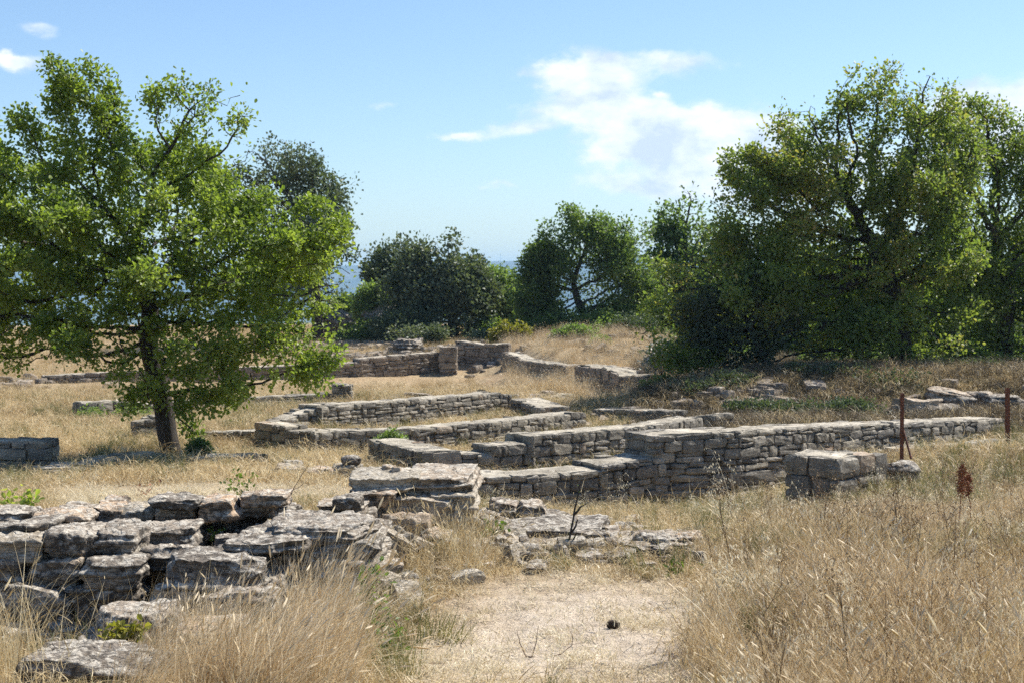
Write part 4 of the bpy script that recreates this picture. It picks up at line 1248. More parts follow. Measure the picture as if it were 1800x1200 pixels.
# right group
tree('oak_tree', 'great spreading oak with a thick dark forked trunk at right', [(1582, 680), (1580, 640), (1578, 600), (1572, 560), (1560, 500), (1545, 430)],
     [(1552, 130, 28, 30, 0, .4), (1610, 195, 70, 45, 0, .7), (1660, 255, 70, 55, 0, .8), (1370, 310, 90, 60, 0, 1.0), (1500, 175, 55, 35, 0, .6), (1420, 225, 60, 40, 0, .7), (1640, 160, 40, 35), (1180, 610, 60, 36, -.6, .8), (1250, 640, 60, 24, -.8, .8), (1500, 600, 80, 40, -1, .7), (1640, 600, 70, 40, -1, .7), (1560, 560, 80, 40, -1.2, .6), (1440, 620, 70, 30, -.8, .6), (1160, 480, 30, 30, 0, .5), (1320, 520, 90, 50, -.5, 1.2), (1420, 560, 80, 50, -.4, 1.2), (1550, 160, 50, 50, 0, .6), (1610, 170, 45, 40), (1480, 210, 75, 50), (1560, 250, 90, 70), (1440, 270, 60, 60), (1480, 330, 110, 60, 0, 1.4), (1600, 330, 110, 70, 0, 1.4),
      (1340, 300, 70, 50, 0, .9), (1310, 340, 50, 50), (1370, 390, 100, 70, 0, 1.3), (1280, 400, 55, 60, 0, .8), (1250, 480, 70, 50, -.2, .9), (1370, 480, 100, 60, -.4, 1.2), (1180, 545, 60, 25, -.3, .6), (1230, 560, 60, 40, -.3, .8),
      (1520, 450, 120, 70, 0, 1.6), (1640, 440, 100, 80, 0, 1.4), (1480, 540, 100, 45, 0, 1.3), (1620, 540, 90, 45, .4, 1.2), (1300, 560, 70, 50, .5, .9)],
     33, OAK2, seed=21, natt=4000, leaf=.085, per=46, spread=.24, trunk_r=.24, step=.19, group=GT, bump_var=.05)
tree('oak_tree', 'oak at the right edge with several dark stems', [(1760, 676), (1765, 620), (1770, 540), (1750, 460)],
     [(1690, 300, 60, 60, -1), (1690, 400, 60, 60, -1), (1700, 500, 60, 50, -1), (1760, 200, 40, 26), (1700, 190, 40, 30), (1800, 250, 50, 40), (1720, 210, 55, 36), (1680, 240, 50, 50), (1760, 270, 60, 50), (1700, 330, 90, 70), (1800, 340, 80, 80), (1720, 420, 90, 70), (1830, 440, 90, 90), (1760, 520, 100, 60), (1860, 560, 80, 60), (1700, 580, 70, 40), (1790, 620, 70, 30)],
     35, OAK2, seed=22, natt=2200, leaf=.088, per=44, spread=.26, trunk_r=.20, step=.20, group=GT, bump_var=-.08)
tree('oak_tree', 'oak behind the great oak showing bright green through its limbs', [(1460, 668), (1455, 620), (1440, 560)],
     [(1430, 500, 120, 60), (1400, 580, 80, 40), (1530, 590, 70, 36), (1480, 630, 60, 25), (1650, 560, 80, 70), (1670, 620, 60, 30), (1560, 520, 80, 60)],
     41, OAK, seed=23, natt=1500, leaf=.11, per=55, spread=.36, trunk_r=.16, group=GT)
tree('juniper_tree', 'very dark low tree with a slim leaning trunk in front of the great oak', [(1354, 685), (1350, 655), (1340, 620), (1320, 570)],
     [(1310, 550, 75, 50), (1270, 600, 60, 36), (1350, 590, 60, 36), (1320, 635, 50, 16), (1390, 560, 50, 30), (1230, 570, 40, 30)],
     32, HOLM, seed=24, natt=420, leaf=.08, per=15, spread=.30, trunk_r=.09, group=GT, bump_var=-.4)
for (x_, y_, rx_, ry_, D_, m_, l_) in [(1300, 560, 90, 60, 62, OAK3, 'oak of the wood behind, left of the low leaning tree'), (1420, 540, 100, 90, 60, OAK3, 'oak of the wood behind, between low leaning tree and thick trunk'),
                           (1560, 560, 100, 90, 58, OAK3, 'oak of the wood directly behind the thick trunk'), (1690, 550, 90, 100, 58, OAK3, 'oak of the wood between the thick trunk and the edge oak'),
                           (1830, 540, 90, 110, 56, OAK3, 'oak of the wood behind the stems of the edge oak'), (1120, 575, 60, 40, 62, HOLM, 'dark tree of the wood behind the spreading oak')]:
    tree('oak_tree', l_, [(x_, y_ + ry_ + 8), (x_ + 3, y_ + ry_ * .5), (x_, y_)], [(x_, y_, rx_, ry_), (x_ - rx_ * .4, y_ + ry_ * .5, rx_ * .6, ry_ * .5), (x_ + rx_ * .4, y_ + ry_ * .45, rx_ * .6, ry_ * .5)],
         D_, m_, seed=int(x_), natt=700, leaf=.16, per=48, spread=.5, trunk_r=.15, group=GT, bump_var=-.1)
GB = 'bushes on the bank and mound'
def bush(name, label, D, lobes, mat, seed, leaf=.06, per=13, spread=.2, natt=260, base=None, **kw):
    l0 = lobes[0]
    b = base or (l0[0], l0[1] + l0[3])
    return tree(name, label, [(b[0], b[1]), (b[0] + 2, b[1] - 6)], lobes, D, mat, seed=seed, natt=natt, leaf=leaf, per=per, spread=spread, trunk_r=.03, cat='bush', group=GB, tipr=.004, gnarl=1, **kw)
bush('yellow_bush', 'yellow green bush behind the far wall left of the mound', 50, [(905, 586, 34, 12), (880, 592, 22, 9)], YELLOW, 31, leaf=.09)
bush('low_bush', 'small rounded green bush on top of the mound', 47, [(1014, 594, 36, 12)], OAK3, 32, leaf=.07, per=40, bump_var=.2)
bush('silvery_bush', 'silvery grey leaved bush at the foot of the oaks right of the mound', 36, [(1165, 628, 26, 18), (1190, 640, 20, 12)], SILVER, 33, leaf=.08, per=9, spread=.28)
bush('low_bush', 'light green bush in the gap below the left holm oak', 57, [(660, 530, 24, 22), (640, 548, 20, 14)], OAK3, 34, leaf=.12, bump_var=.3, spread=.3)
bush('low_bush', 'grey green scrub at the foot of the far crag', 62, [(610, 540, 30, 18), (585, 560, 24, 14)], OAK3, 35, leaf=.12, bump_var=-.1, spread=.3)
bush('low_bush', 'sunlit yellow green bush right of the thick trunk', 35, [(1620, 645, 34, 24), (1650, 660, 26, 14)], OAK, 36, leaf=.08, per=12, spread=.3, bump_var=.3)
bush('low_bush', 'sunlit leafy scrub left of the thick trunk', 36, [(1500, 640, 55, 26), (1450, 650, 40, 18)], OAK3, 37, leaf=.08, per=12, natt=420, spread=.3)
bush('low_bush', 'scrubby bush at the right between trunk and edge', 34, [(1700, 645, 50, 28), (1760, 655, 40, 20)], OAK2, 38, leaf=.08, per=24, natt=400)
bush('low_bush', 'sprawling dark weeds below the thick trunk', 29.5, [(1575, 672, 50, 7), (1530, 672, 30, 6)], HOLM, 39, leaf=.06, per=7, natt=160, spread=.25)  # leaf colour set dark to imitate shade under the oak
bush('low_bush', 'bright green sprig bush on the right flank of the mound', 44.5, [(1055, 616, 10, 12)], LIME, 40, leaf=.06, natt=60)
bush('low_bush', 'dark scrub in the shade left of the low leaning tree', 36, [(1240, 640, 45, 18), (1200, 610, 30, 14)], HOLM, 41, leaf=.07, per=12, natt=300)
for (x_, y_, rx_, ry_, D_, m_, l_) in [(1400, 636, 60, 30, 40, OAK3, 'dark green undergrowth right of the low leaning tree'), (1490, 630, 60, 34, 43, OAK3, 'green undergrowth midway between low leaning tree and thick trunk'),
                           (1560, 620, 60, 40, 46, OAK3, 'tall green undergrowth directly behind the thick trunk'), (1640, 615, 50, 46, 44, OAK, 'sunlit tall undergrowth just right of the thick trunk'),
                           (1800, 640, 50, 30, 38, OAK3, 'undergrowth cut by the right edge under the oaks'), (1270, 640, 60, 24, 43, OAK3, 'green undergrowth behind the dark scrub'),
                           (1700, 668, 60, 10, 31.5, HOLM, 'low scrub above the rock pile'), (1440, 684, 60, 12, 30, HOLM, 'low dark scrub along the top of the shaded bank'), (1250, 700, 60, 16, 29.5, HOLM, 'dark scrub patch low on the shaded bank'),
                           (1340, 722, 50, 6, 28, HOLM, 'flat dark scrub just behind the long wall'), (1480, 722, 60, 6, 27.5, HOLM, 'dark scrub behind the long wall left of the near rusty post'), (1170, 690, 30, 18, 32, OAK3, 'weedy scrub by the crumbling retaining wall'),  # dark leaf colour on the bank scrub takes the place of tree shade
                           (1350, 610, 90, 50, 48, OAK3, 'tall green thicket far behind the low leaning tree'), (1500, 600, 90, 60, 50, OAK, 'tall sunlit thicket far behind the great oak'),
                           (1660, 600, 90, 60, 50, OAK3, 'tall thicket far behind, right of the thick trunk'), (1810, 600, 80, 60, 48, OAK, 'tall thicket far behind at the right edge'),
                           (1200, 615, 70, 40, 50, OAK3, 'tall thicket behind the silvery bush'), (1740, 650, 60, 24, 36, OAK3, 'green scrub at the foot of the edge oak stems'),
                           (960, 582, 50, 20, 53, OAK3, 'green scrub under the left limbs of the spreading oak'), (1060, 582, 50, 22, 52.5, OAK3, 'green scrub under the right limbs of the spreading oak'),
                           (1120, 590, 40, 26, 50, HOLM, 'dark scrub closing the gap right of the spreading oak'), (870, 585, 40, 18, 56, OAK3, 'green scrub at the foot of the rounded bush'),
                           (710, 580, 50, 26, 55, HOLM, 'dark scrub under the two holm oaks at centre'), (640, 590, 40, 14, 56, OAK3, 'low olive scrub on the slope left of the holm oaks')]:
    bush('low_bush', l_, D_, [(x_, y_, rx_, ry_)], m_, int(x_) + 7, leaf=.09 if D_ > 35 else .055, per=26, natt=420, spread=.3 if D_ > 35 else .18, bump_var=-.05)
bush('low_bush', 'dark undergrowth behind the right edge oak', 40, [(1720, 600, 60, 40), (1820, 610, 60, 50)], HOLM, 43, leaf=.09, per=26, natt=500)
bush('low_bush', 'grey green scrub below the broad holm oak', 53, [(730, 590, 50, 18), (850, 595, 36, 12)], HOLM, 44, leaf=.1, per=26, natt=400, bump_var=.25, spread=.25)
bush('low_bush', 'olive weed clump on the low ragged wall', 29.3, [(235, 735, 26, 16), (160, 748, 22, 18)], OAK3, 45, leaf=.05, per=18, natt=220, bump_var=.15)
bush('low_bush', 'small green weed clump right of the oak foot', 21.2, [(350, 795, 16, 14)], OAK3, 46, leaf=.04, per=18, natt=90, spread=.1)
bush('low_bush', 'olive weeds along the curving wall', 22.4, [(690, 775, 22, 14)], OAK3, 47, leaf=.04, per=10, natt=80, bump_var=.3, spread=.1)

# ------------------------------------------------------------------ small plants
def tube(pts, rad, sid=5):
    pts = np.array(pts, float)
    n = len(pts)
    rad = np.broadcast_to(np.asarray(rad, float), (n,)).copy()
    d = np.gradient(pts, axis=0)
    d /= np.linalg.norm(d, axis=1)[:, None] + 1e-9
    u = np.cross(d, np.tile([[0.3, 1, 0.1]], (n, 1)))
    u /= np.linalg.norm(u, axis=1)[:, None] + 1e-9
    v = np.cross(d, u)
    a_ = np.arange(sid) / sid * 2 * math.pi
    V = (pts[:, None] + (u[:, None] * np.cos(a_)[None, :, None] + v[:, None] * np.sin(a_)[None, :, None]) * rad[:, None, None]).reshape(-1, 3)
    Fq = []
    for i in range(n - 1):
        for k in range(sid):
            Fq.append([i * sid + k, i * sid + (k + 1) % sid, (i + 1) * sid + (k + 1) % sid, (i + 1) * sid + k])
    return V, np.array(Fq)


def joinm(parts):
    Vs, Fs, o = [], [], 0
    for V, Fq in parts:
        Vs.append(V)
        Fs.append(np.asarray(Fq) + o)
        o += len(V)
    return np.concatenate(Vs), Fs


def curve_px(pts, D):
    """smooth world polyline through photograph points at distance D"""
    w_ = np.array([P(px, py, D + (q[0] if q else 0)) for px, py, *q in pts])
    t_ = np.linspace(0, len(w_) - 1, (len(w_) - 1) * 5 + 1)
    i0 = np.clip(np.floor(t_).astype(int), 0, len(w_) - 2)
    f_ = (t_ - i0)[:, None]
    return w_[i0] * (1 - f_) + w_[i0 + 1] * f_


def sprig(name, label, stems, D, mat, leaf, nleaf, seed, stemr=.003, stemmat=None, slim=1.0, spread=.02, cat='plant', lv=(0, 1)):
    r = np.random.default_rng(seed)
    px, py = stems[0][0][:2]
    b = P(px, py, D)
    b[2] = gz(b[0], b[1])
    root = empty(name, b)
    tag(root, label, cat)
    parts, pos, out = [], [], []
    for s in stems:
        c = curve_px(s, D)
        c = c + np.cumsum(r.normal(0, .0015, c.shape), axis=0)
        dz = c[0][2] - gz(c[0][0], c[0][1])
        if s[0][1] == py and 0 < dz < .5:
            c = np.vstack([[c[0][0], c[0][1], c[0][2] - dz - .02], c])
        parts.append(tube(c, np.linspace(stemr, stemr * .4, len(c))))
        k = r.integers(int(len(c) * .15), len(c), nleaf)
        pos.append(c[k] + r.normal(0, spread, (nleaf, 3)))
        o = r.normal(size=(nleaf, 3))
        out.append(o / np.linalg.norm(o, axis=1)[:, None])
    V, Fs = joinm(parts)
    mesh_np('stem', V, Fs, stemmat or STEM, True, parent=root, loc=b)
    if nleaf:
        LV, LF, l_ = leaves(np.concatenate(pos), np.concatenate(out), leaf, r, 0.5, slim)
        mesh_np('foliage', LV, [LF], mat, False, {'var': np.repeat(r.uniform(*lv, len(LV) // 6), 6)}, parent=root, loc=b)
    return root


sprig('sapling', 'bare dark sapling stem standing upright at the head of the path', [[(990, 1030), (994, 985), (1002, 940), (1010, 900), (1017, 866), (1020, 850)], [(1002, 940), (1012, 925), (1016, 912)], [(996, 975), (986, 962), (980, 950)], [(1008, 905), (1020, 893), (1028, 886)], [(999, 955), (1008, 948), (1013, 938)]],
      9.2, OAK2, .012, 6, 61, stemr=.009, spread=.012, stemmat=BARK, cat='sapling')
sprig('yellow_sprig', 'yellow leaved sprig among dry grass at lower left', [[(215, 1135), (212, 1115), (205, 1100)], [(215, 1135), (225, 1118), (236, 1102)], [(215, 1135), (200, 1120), (188, 1108)], [(216, 1130), (240, 1115), (252, 1104)]], 6.9, YELLOW, .04, 40, 62, spread=.02, lv=(.3, .9))
sprig('green_weed', 'tall lime green weed climbing beside the leaning tussock', [[(655, 1100), (655, 1060), (650, 1020), (640, 995)], [(655, 1090), (665, 1060), (664, 1030), (668, 1000)], [(656, 1070), (648, 1050), (644, 1030)]], 7.6, LIME, .04, 46, 63, spread=.03, lv=(0, .6))
sprig('green_weed', 'small lime green weed low on the path side of the tussock', [[(690, 1150), (686, 1135), (680, 1125)], [(690, 1150), (698, 1138), (704, 1080)], [(690, 1150), (670, 1100), (668, 1085)]], 7.0, LIME, .035, 26, 64, spread=.022, lv=(0, .5))
sprig('green_plant', 'fresh green leafy plant at the left edge above the stones', [[(38, 912), (36, 890), (46, 866)], [(38, 912), (26, 890), (12, 872)], [(38, 912), (44, 888), (58, 872)], [(36, 900), (20, 885), (4, 884)]], 10.3, OAK, .055, 34, 65, spread=.035, slim=.8, lv=(.4, 1))
sprig('green_weed', 'light green sprouting weed above the raised top stone', [[(425, 872), (420, 850), (414, 828)], [(425, 872), (436, 850), (440, 838)], [(425, 872), (404, 855), (396, 845)]], 12.6, LIME, .035, 34, 66, spread=.04, lv=(0, .7))
sprig('green_weed', 'green shoot in the gap between stones at left centre', [[(385, 948), (383, 935), (378, 925)], [(385, 948), (378, 938), (372, 932)]], 8.9, LIME, .035, 12, 67, spread=.02)
sprig('green_weed', 'green broad leaved weed against the rubble line', [[(862, 950), (862, 936), (866, 920)], [(862, 950), (850, 935), (846, 928)], [(862, 950), (872, 938), (878, 925)]], 9.5, LIME, .045, 26, 68, spread=.03, lv=(0, .6))
sprig('green_weed', 'small bright green tuft at the right end of the rubble line', [[(1186, 1020), (1178, 1008), (1172, 1000)], [(1186, 1020), (1190, 1005), (1198, 996)], [(1186, 1020), (1200, 1010), (1212, 1000)]], 8.8, LIME, .05, 26, 69, spread=.03, slim=.4, lv=(0, .6))
sprig('dry_twig', 'curved bare twig with a small dark head lying on the path', [[(925, 1152), (955, 1158), (985, 1150), (1005, 1135), (1007, 1120), (1004, 1108)], [(935, 1155), (940, 1130), (945, 1100)], [(925, 1152), (915, 1130), (912, 1110)]], 7.0, OAK2, .01, 0, 70, stemr=.003, cat='twig')
sprig('dry_twig', 'long dry twig leaning over the raised top stone', [[(500, 880), (515, 860), (530, 835), (545, 812)], [(515, 860), (525, 856), (535, 848)]], 11.6, OAK2, .01, 0, 71, stemr=.004, cat='twig')
sprig('red_weed', 'small rusty red weed in the clearing behind the back row', [[(250, 876), (248, 862), (240, 856)], [(250, 876), (262, 864), (272, 852)], [(250, 876), (256, 868), (258, 858)]], 13.5, REDSEED, .03, 20, 72, spread=.04)


def seedstalk(label, pts, D, top, seed, n=220, wid=.05):
    r = np.random.default_rng(seed)
    b = P(pts[0][0], pts[0][1], D)
    b[2] = gz(b[0], b[1])
    root = empty('seed_stalk', b)
    tag(root, label, 'plant')
    c = curve_px(pts, D)
    c = np.vstack([[c[0][0], c[0][1], b[2] - .03], c])
    V, Fq = tube(c, np.linspace(.006, .003, len(c)))
    mesh_np('stem', V, [Fq], REDSEED, True, parent=root, loc=b)
    a_, b_ = P(pts[-1][0], pts[-1][1], D), P(top[0], top[1], D)
    t_ = r.uniform(0, 1, n)
    wv = wid * np.sin(np.clip(t_ * .9 + .1, 0, 1) * math.pi) ** .6
    dd = r.normal(size=(n, 3))
    dd /= np.linalg.norm(dd, axis=1)[:, None]
    q = a_ + (b_ - a_) * t_[:, None] + dd * (wv * r.uniform(.2, 1, n))[:, None]
    LV, LF, l_ = leaves(q, dd, .014, r, 0, 1.2)
    parts = [(LV, LF)]
    for k in range(70):
        t0 = r.uniform(0, .95)
        s0 = a_ + (b_ - a_) * t0
        e0 = s0 + r.normal(0, wid * .55, 3) + np.array([0, 0, .04])
        parts.append(tube([s0, (s0 + e0) / 2 + [0, 0, .01], e0], .002, 3))
    V, Fs = joinm(parts)
    mesh_np('seed_head', V, Fs, REDSEED, False, parent=root, loc=b)


seedstalk('taller rusty brown dock seed head standing in the right grass', [(1685, 925), (1688, 890), (1690, 868)], 10.4, (1692, 818), 81, 420, .05)
seedstalk('shorter rusty brown dock seed head right of the taller one', [(1706, 922), (1706, 885), (1702, 870)], 10.5, (1702, 836), 82, 260, .036)


def post(label, px, yt, yb, D, r_=.018, lean=0, wire=None):
    top, bot = P(px + lean, yt, D), P(px, yb, D)
    bot[2] = min(bot[2], gz(bot[0], bot[1])) - .02
    root = empty('rusty_post', bot)
    tag(root, label, 'post', 'rusty fence posts')
    # T-section iron stake with a folded cap
    h = top[2] - bot[2]
    V, Fs = [], []
    def box(x0, x1, y0, y1, z0, z1):
        b0 = len(V)
        for z in (z0, z1):
            f = (z / h) * (top[0] - bot[0])
            V.extend([[x0 + f, y0, z], [x1 + f, y0, z], [x1 + f, y1, z], [x0 + f, y1, z]])
        Fs.extend([[b0, b0 + 1, b0 + 5, b0 + 4], [b0 + 1, b0 + 2, b0 + 6, b0 + 5], [b0 + 2, b0 + 3, b0 + 7, b0 + 6], [b0 + 3, b0, b0 + 4, b0 + 7], [b0 + 4, b0 + 5, b0 + 6, b0 + 7], [b0 + 3, b0 + 2, b0 + 1, b0]])
    box(-r_, r_, -.003, .003, 0, h)
    box(-.004, .004, .004, .035, 0, h * .995)
    for k in (.55, .75, .93):
        box(-r_ * 1.25, -r_ * 1.02, -.006, .006, h * k, h * k + .02)
    o = mesh_np('stake', np.array(V), [np.array(Fs)], RUST, False, parent=root)
    if wire:
        a_ = P(wire[0][0], wire[0][1], D)
        b_ = P(wire[1][0], wire[1][1], D - .15)
        pts = [a_ + (b_ - a_) * t_ for t_ in np.linspace(0, 1, 8)]
        Vt, Ft = tube(pts, .012, 6)
        mesh_np('brace', Vt, [Ft], RUST, True, parent=root, loc=bot)
    return root


post('rusty iron post standing by the dark rounded boulder', 1585, 690, 808, 16.6, .021, lean=1, wire=((1588, 756), (1602, 806)))
post('farther rusty iron post near the right edge', 1772, 681, 762, 21.5, .034, lean=-1)


def cone():
    b = P(1078, 1105, 7.5)
    b[2] = gz(b[0], b[1])
    r = np.random.default_rng(5)
    n = 90
    t_ = np.arange(n) / n
    ang_ = np.arange(n) * 2.39996
    rad_ = .017 * np.sin(np.clip(t_ * .85 + .12, 0, 1) * math.pi) + .003
    cen = np.stack([(t_ - .5) * .055, np.cos(ang_) * rad_, np.sin(ang_) * rad_ + .018], 1) + b
    V, Fa, var = stones_batch(cen, np.tile([[.011, .012, .007]], (n, 1)), r.uniform(0, 6, n), 3, n=3, cutn=1)
    o = mesh_np('pine_cone', V, [Fa], CONE, False, {'var': var})
    tag(o, 'small dark pine cone lying alone on the bare path', 'pine cone')
cone()


def turbine(label, px, py_base, py_top, D):
    b, t_ = P(px, py_base, D), P(px, py_top, D)
    h = t_[2] - b[2]
    root = empty('wind_turbine', b)
    tag(root, label, 'wind turbine', 'wind turbines on the far ridge')
    V, Fq = tube([[0, 0, 0], [0, 0, h * .5], [0, 0, h]], [h * .035, h * .028, h * .018], 8)
    mesh_np('tower', V, [Fq], WHITE, True, parent=root)
    V, Fq = tube([[0, -h * .07, h], [0, -h * .03, h * 1.0], [0, h * .06, h]], [h * .012, h * .03, h * .025], 8)
    mesh_np('nacelle', V, [Fq], WHITE, True, parent=root)
    for k in range(3):
        a_ = math.radians(90 + 120 * k + px)
        dv = np.array([math.cos(a_), 0, math.sin(a_)])
        q = [np.array([0, -h * .07, h]) + dv * h * s for s in (0, .1, .35, .6)]
        V, Fq = tube(q, [h * .012, h * .02, h * .012, h * .003], 5)
        mesh_np('blade', V, [Fq], WHITE, True, parent=root)
turbine('tiny pale wind turbine on the ridge left of the spreading oak', 851, 459, 446, 4150)
turbine('tiny pale wind turbine on the ridge beside the left oak crown', 626, 466, 455, 4150)
turbine('faint wind turbine on the ridge near the spreading oak', 880, 459, 449, 4150)

# ------------------------------------------------------------------ grass (uncountable cover, instanced clumps)
def blades(r, n, h, spread, lean=(0, 0), bend=.35, wid=.0035, hvar=.5, seg=4, head=0.0, headlen=.05, nod=.0):
    """a clump: n tapering blades; some carry a seed head"""
    Vs, Fs, va, o = [], [], [], 0
    for _ in range(n):
        hh = h * r.uniform(1 - hvar, 1.1)
        b = r.normal(0, spread, 2)
        az_ = r.uniform(0, 2 * math.pi)
        bd = hh * bend * r.uniform(.2, 1.4)
        dx = math.cos(az_) * bd + lean[0] * hh
        dy = math.sin(az_) * bd + lean[1] * hh
        wa = r.uniform(0, math.pi)
        wx, wy = math.cos(wa), math.sin(wa)
        hd = r.uniform() < head
        w0 = wid * r.uniform(.6, 1.3) * (0.6 if hd else 1)
        t_ = np.linspace(0, 1, seg + 1)
        cx = b[0] + dx * t_ ** 1.8
        cy = b[1] + dy * t_ ** 1.8
        cz = hh * (t_ - (.12 + nod) * t_ ** 3)
        wt_ = w0 * (1 - t_ * (.6 if hd else .93))
        L_ = np.stack([cx - wx * wt_, cy - wy * wt_, cz], 1)
        R_ = np.stack([cx + wx * wt_, cy + wy * wt_, cz], 1)
        V = np.stack([L_, R_], 1).reshape(-1, 3)
        Vs.append(V)
        k = np.arange(seg) * 2 + o
        Fs.append(np.stack([k, k + 1, k + 3, k + 2], 1))
        va.append(np.full(len(V), r.uniform(0, 1)))
        o += len(V)
        if hd:
            tip = np.array([cx[-1], cy[-1], cz[-1]])
            dv = np.array([cx[-1] - cx[-2], cy[-1] - cy[-2], cz[-1] - cz[-2]])
            dv /= np.linalg.norm(dv) + 1e-9
            hl = headlen * r.uniform(.6, 1.3)
            u = np.cross(dv, [wx, wy, .2])
            u /= np.linalg.norm(u) + 1e-9
            v = np.cross(dv, u)
            rr = hl * .085
            ring_ = []
            for s, k2 in ((0, .3), (.3, 1), (.7, .8), (1, .1)):
                for a_ in (0, 2.094, 4.189):
                    ring_.append(tip + dv * hl * s + (u * math.cos(a_) + v * math.sin(a_)) * rr * k2)
            Vs.append(np.array(ring_))
            va.append(np.full(12, r.uniform(.5, 1)))
            q = []
            for s in range(3):
                for a_ in range(3):
                    q.append([o + s * 3 + a_, o + s * 3 + (a_ + 1) % 3, o + s * 3 + 3 + (a_ + 1) % 3, o + s * 3 + 3 + a_])
            Fs.append(np.array(q))
            o += 12
    return np.concatenate(Vs), Fs, np.concatenate(va)


def oat(r, h):
    """wild oat: thin stalks, drooping paired spikelets"""
    Vs, Fs, va, o = [], [], [], 0
    for _ in range(4):
        V, F_, a_ = blades(r, 1, h, .03, bend=.25, wid=.0016, hvar=.25, seg=6, nod=.05)
        Vs.append(V); Fs += [f + o for f in F_]; va.append(a_ * .5 + .3); o += len(V)
        mid = (V[0::2] + V[1::2]) / 2
        for k in range(14):
            t_ = r.uniform(.55, 1)
            i = min(int(t_ * 6), 5)
            f = t_ * 6 - i
            p = mid[i] * (1 - f) + mid[i + 1] * f
            aa = r.uniform(0, 6.28)
            ln = h * r.uniform(.03, .08)
            q = p + np.array([math.cos(aa) * ln, math.sin(aa) * ln, ln * .3])
            wv = np.array([-math.sin(aa), math.cos(aa), 0]) * .0009
            Vb = np.array([p - wv, p + wv, q + wv, q - wv])
            Vs.append(Vb); Fs.append(np.array([[0, 1, 2, 3]]) + o); va.append(np.full(4, .6)); o += 4
            dn = np.array([math.cos(aa) * .006, math.sin(aa) * .006, -.018 * r.uniform(.8, 1.3)])
            ww = np.array([-math.sin(aa), math.cos(aa), 0]) * .0030
            Vb = np.array([q, q + dn * .4 - ww, q + dn, q + dn * .4 + ww])
            Vs.append(Vb); Fs.append(np.array([[0, 1, 2, 3]]) + o); va.append(np.full(4, .95)); o += 4
    return np.concatenate(Vs), Fs, np.concatenate(va)


def proto_coll(name, makers, mat):
    col = bpy.data.collections.new(name)
    for mk in makers:
        V, Fs, va = mk
        o = mesh_np(name + '_clump', V, Fs, mat, False, {'var': va}, link=False)
        col.objects.link(o)
    return col


def scatter(name, label, pts, rot, scl, col, cat='grass'):
    n = len(pts)
    me = bpy.data.meshes.new(name)
    me.vertices.add(n)
    me.vertices.foreach_set('co', np.asarray(pts, np.float32).ravel())
    a = me.attributes.new('rot', 'FLOAT_VECTOR', 'POINT')
    a.data.foreach_set('vector', np.asarray(rot, np.float32).ravel())
    a = me.attributes.new('scl', 'FLOAT_VECTOR', 'POINT')
    a.data.foreach_set('vector', np.asarray(scl, np.float32).ravel())
    me.update()
    o = bpy.data.objects.new(name, me)
    C.objects.link(o)
    ng = bpy.data.node_groups.new(name, 'GeometryNodeTree')
    ng.interface.new_socket('Geometry', in_out='INPUT', socket_type='NodeSocketGeometry')
    ng.interface.new_socket('Geometry', in_out='OUTPUT', socket_type='NodeSocketGeometry')
    t = NT(ng)
    gi = t.n('NodeGroupInput')
    ci = t.n('GeometryNodeCollectionInfo', {'Collection': col, 'Separate Children': True, 'Reset Children': True})
    ar = t.n('GeometryNodeInputNamedAttribute', {'Name': 'rot'}, data_type='FLOAT_VECTOR')
    asc = t.n('GeometryNodeInputNamedAttribute', {'Name': 'scl'}, data_type='FLOAT_VECTOR')
    e2r = t.n('FunctionNodeEulerToRotation', {0: ar.outputs[0]})
    ip = t.n('GeometryNodeInstanceOnPoints', {'Points': gi.outputs[0], 'Instance': ci.outputs[0], 'Pick Instance': True,
                                              'Rotation': e2r.outputs[0], 'Scale': asc.outputs[0]})
    rv = t.n('FunctionNodeRandomValue', data_type='INT')
    rv.inputs[4].default_value = 0
    rv.inputs[5].default_value = len(col.objects) - 1
    ng.links.new(rv.outputs[2], ip.inputs['Instance Index'])
    go = t.n('NodeGroupOutput', {0: ip.outputs[0]})
    md = o.modifiers.new('scatter', 'NODES')
    md.node_group = ng
    tag(o, label, cat, kind='stuff')
    return o


rg = np.random.default_rng(99)
c_straw = proto_coll('straw_mat', [blades(rg, 70, .09, .09, bend=1.6, wid=.0022, hvar=.7, nod=.5) for _ in range(6)], STRAW)
c_pale = proto_coll('pale_mat', [blades(rg, 70, .08, .09, bend=1.8, wid=.002, hvar=.7, nod=.55) for _ in range(6)], OATS)
c_mid = proto_coll('meadow', [blades(rg, 46, .36, .06, bend=.5, wid=.0024, hvar=.75, head=.3, headlen=.045, lean=(.06, 0)) for _ in range(8)], STRAW)
c_red = proto_coll('russet_meadow', [blades(rg, 46, .38, .06, bend=.5, wid=.0023, hvar=.75, head=.4, headlen=.035) for _ in range(6)], REDSTRAW)
c_green = proto_coll('greenish', [blades(rg, 50, .26, .05, bend=.5, wid=.0034, hvar=.7) for _ in range(5)], GREENGR)
c_oat = proto_coll('oats', [oat(rg, .62) for _ in range(8)], OATS)
BLOND = mat_grass('blond_straw', [(0.0, (0.30, 0.19, 0.09)), (0.35, (0.56, 0.42, 0.23)), (0.7, (0.74, 0.61, 0.39)), (1.0, (0.84, 0.74, 0.55))])
c_tuss = proto_coll('tussock', [blades(rg, 60, .50, .06, bend=.34, wid=.0022, hvar=.65, lean=(.5, .1), head=.08, headlen=.06, seg=6) for _ in range(7)], BLOND)
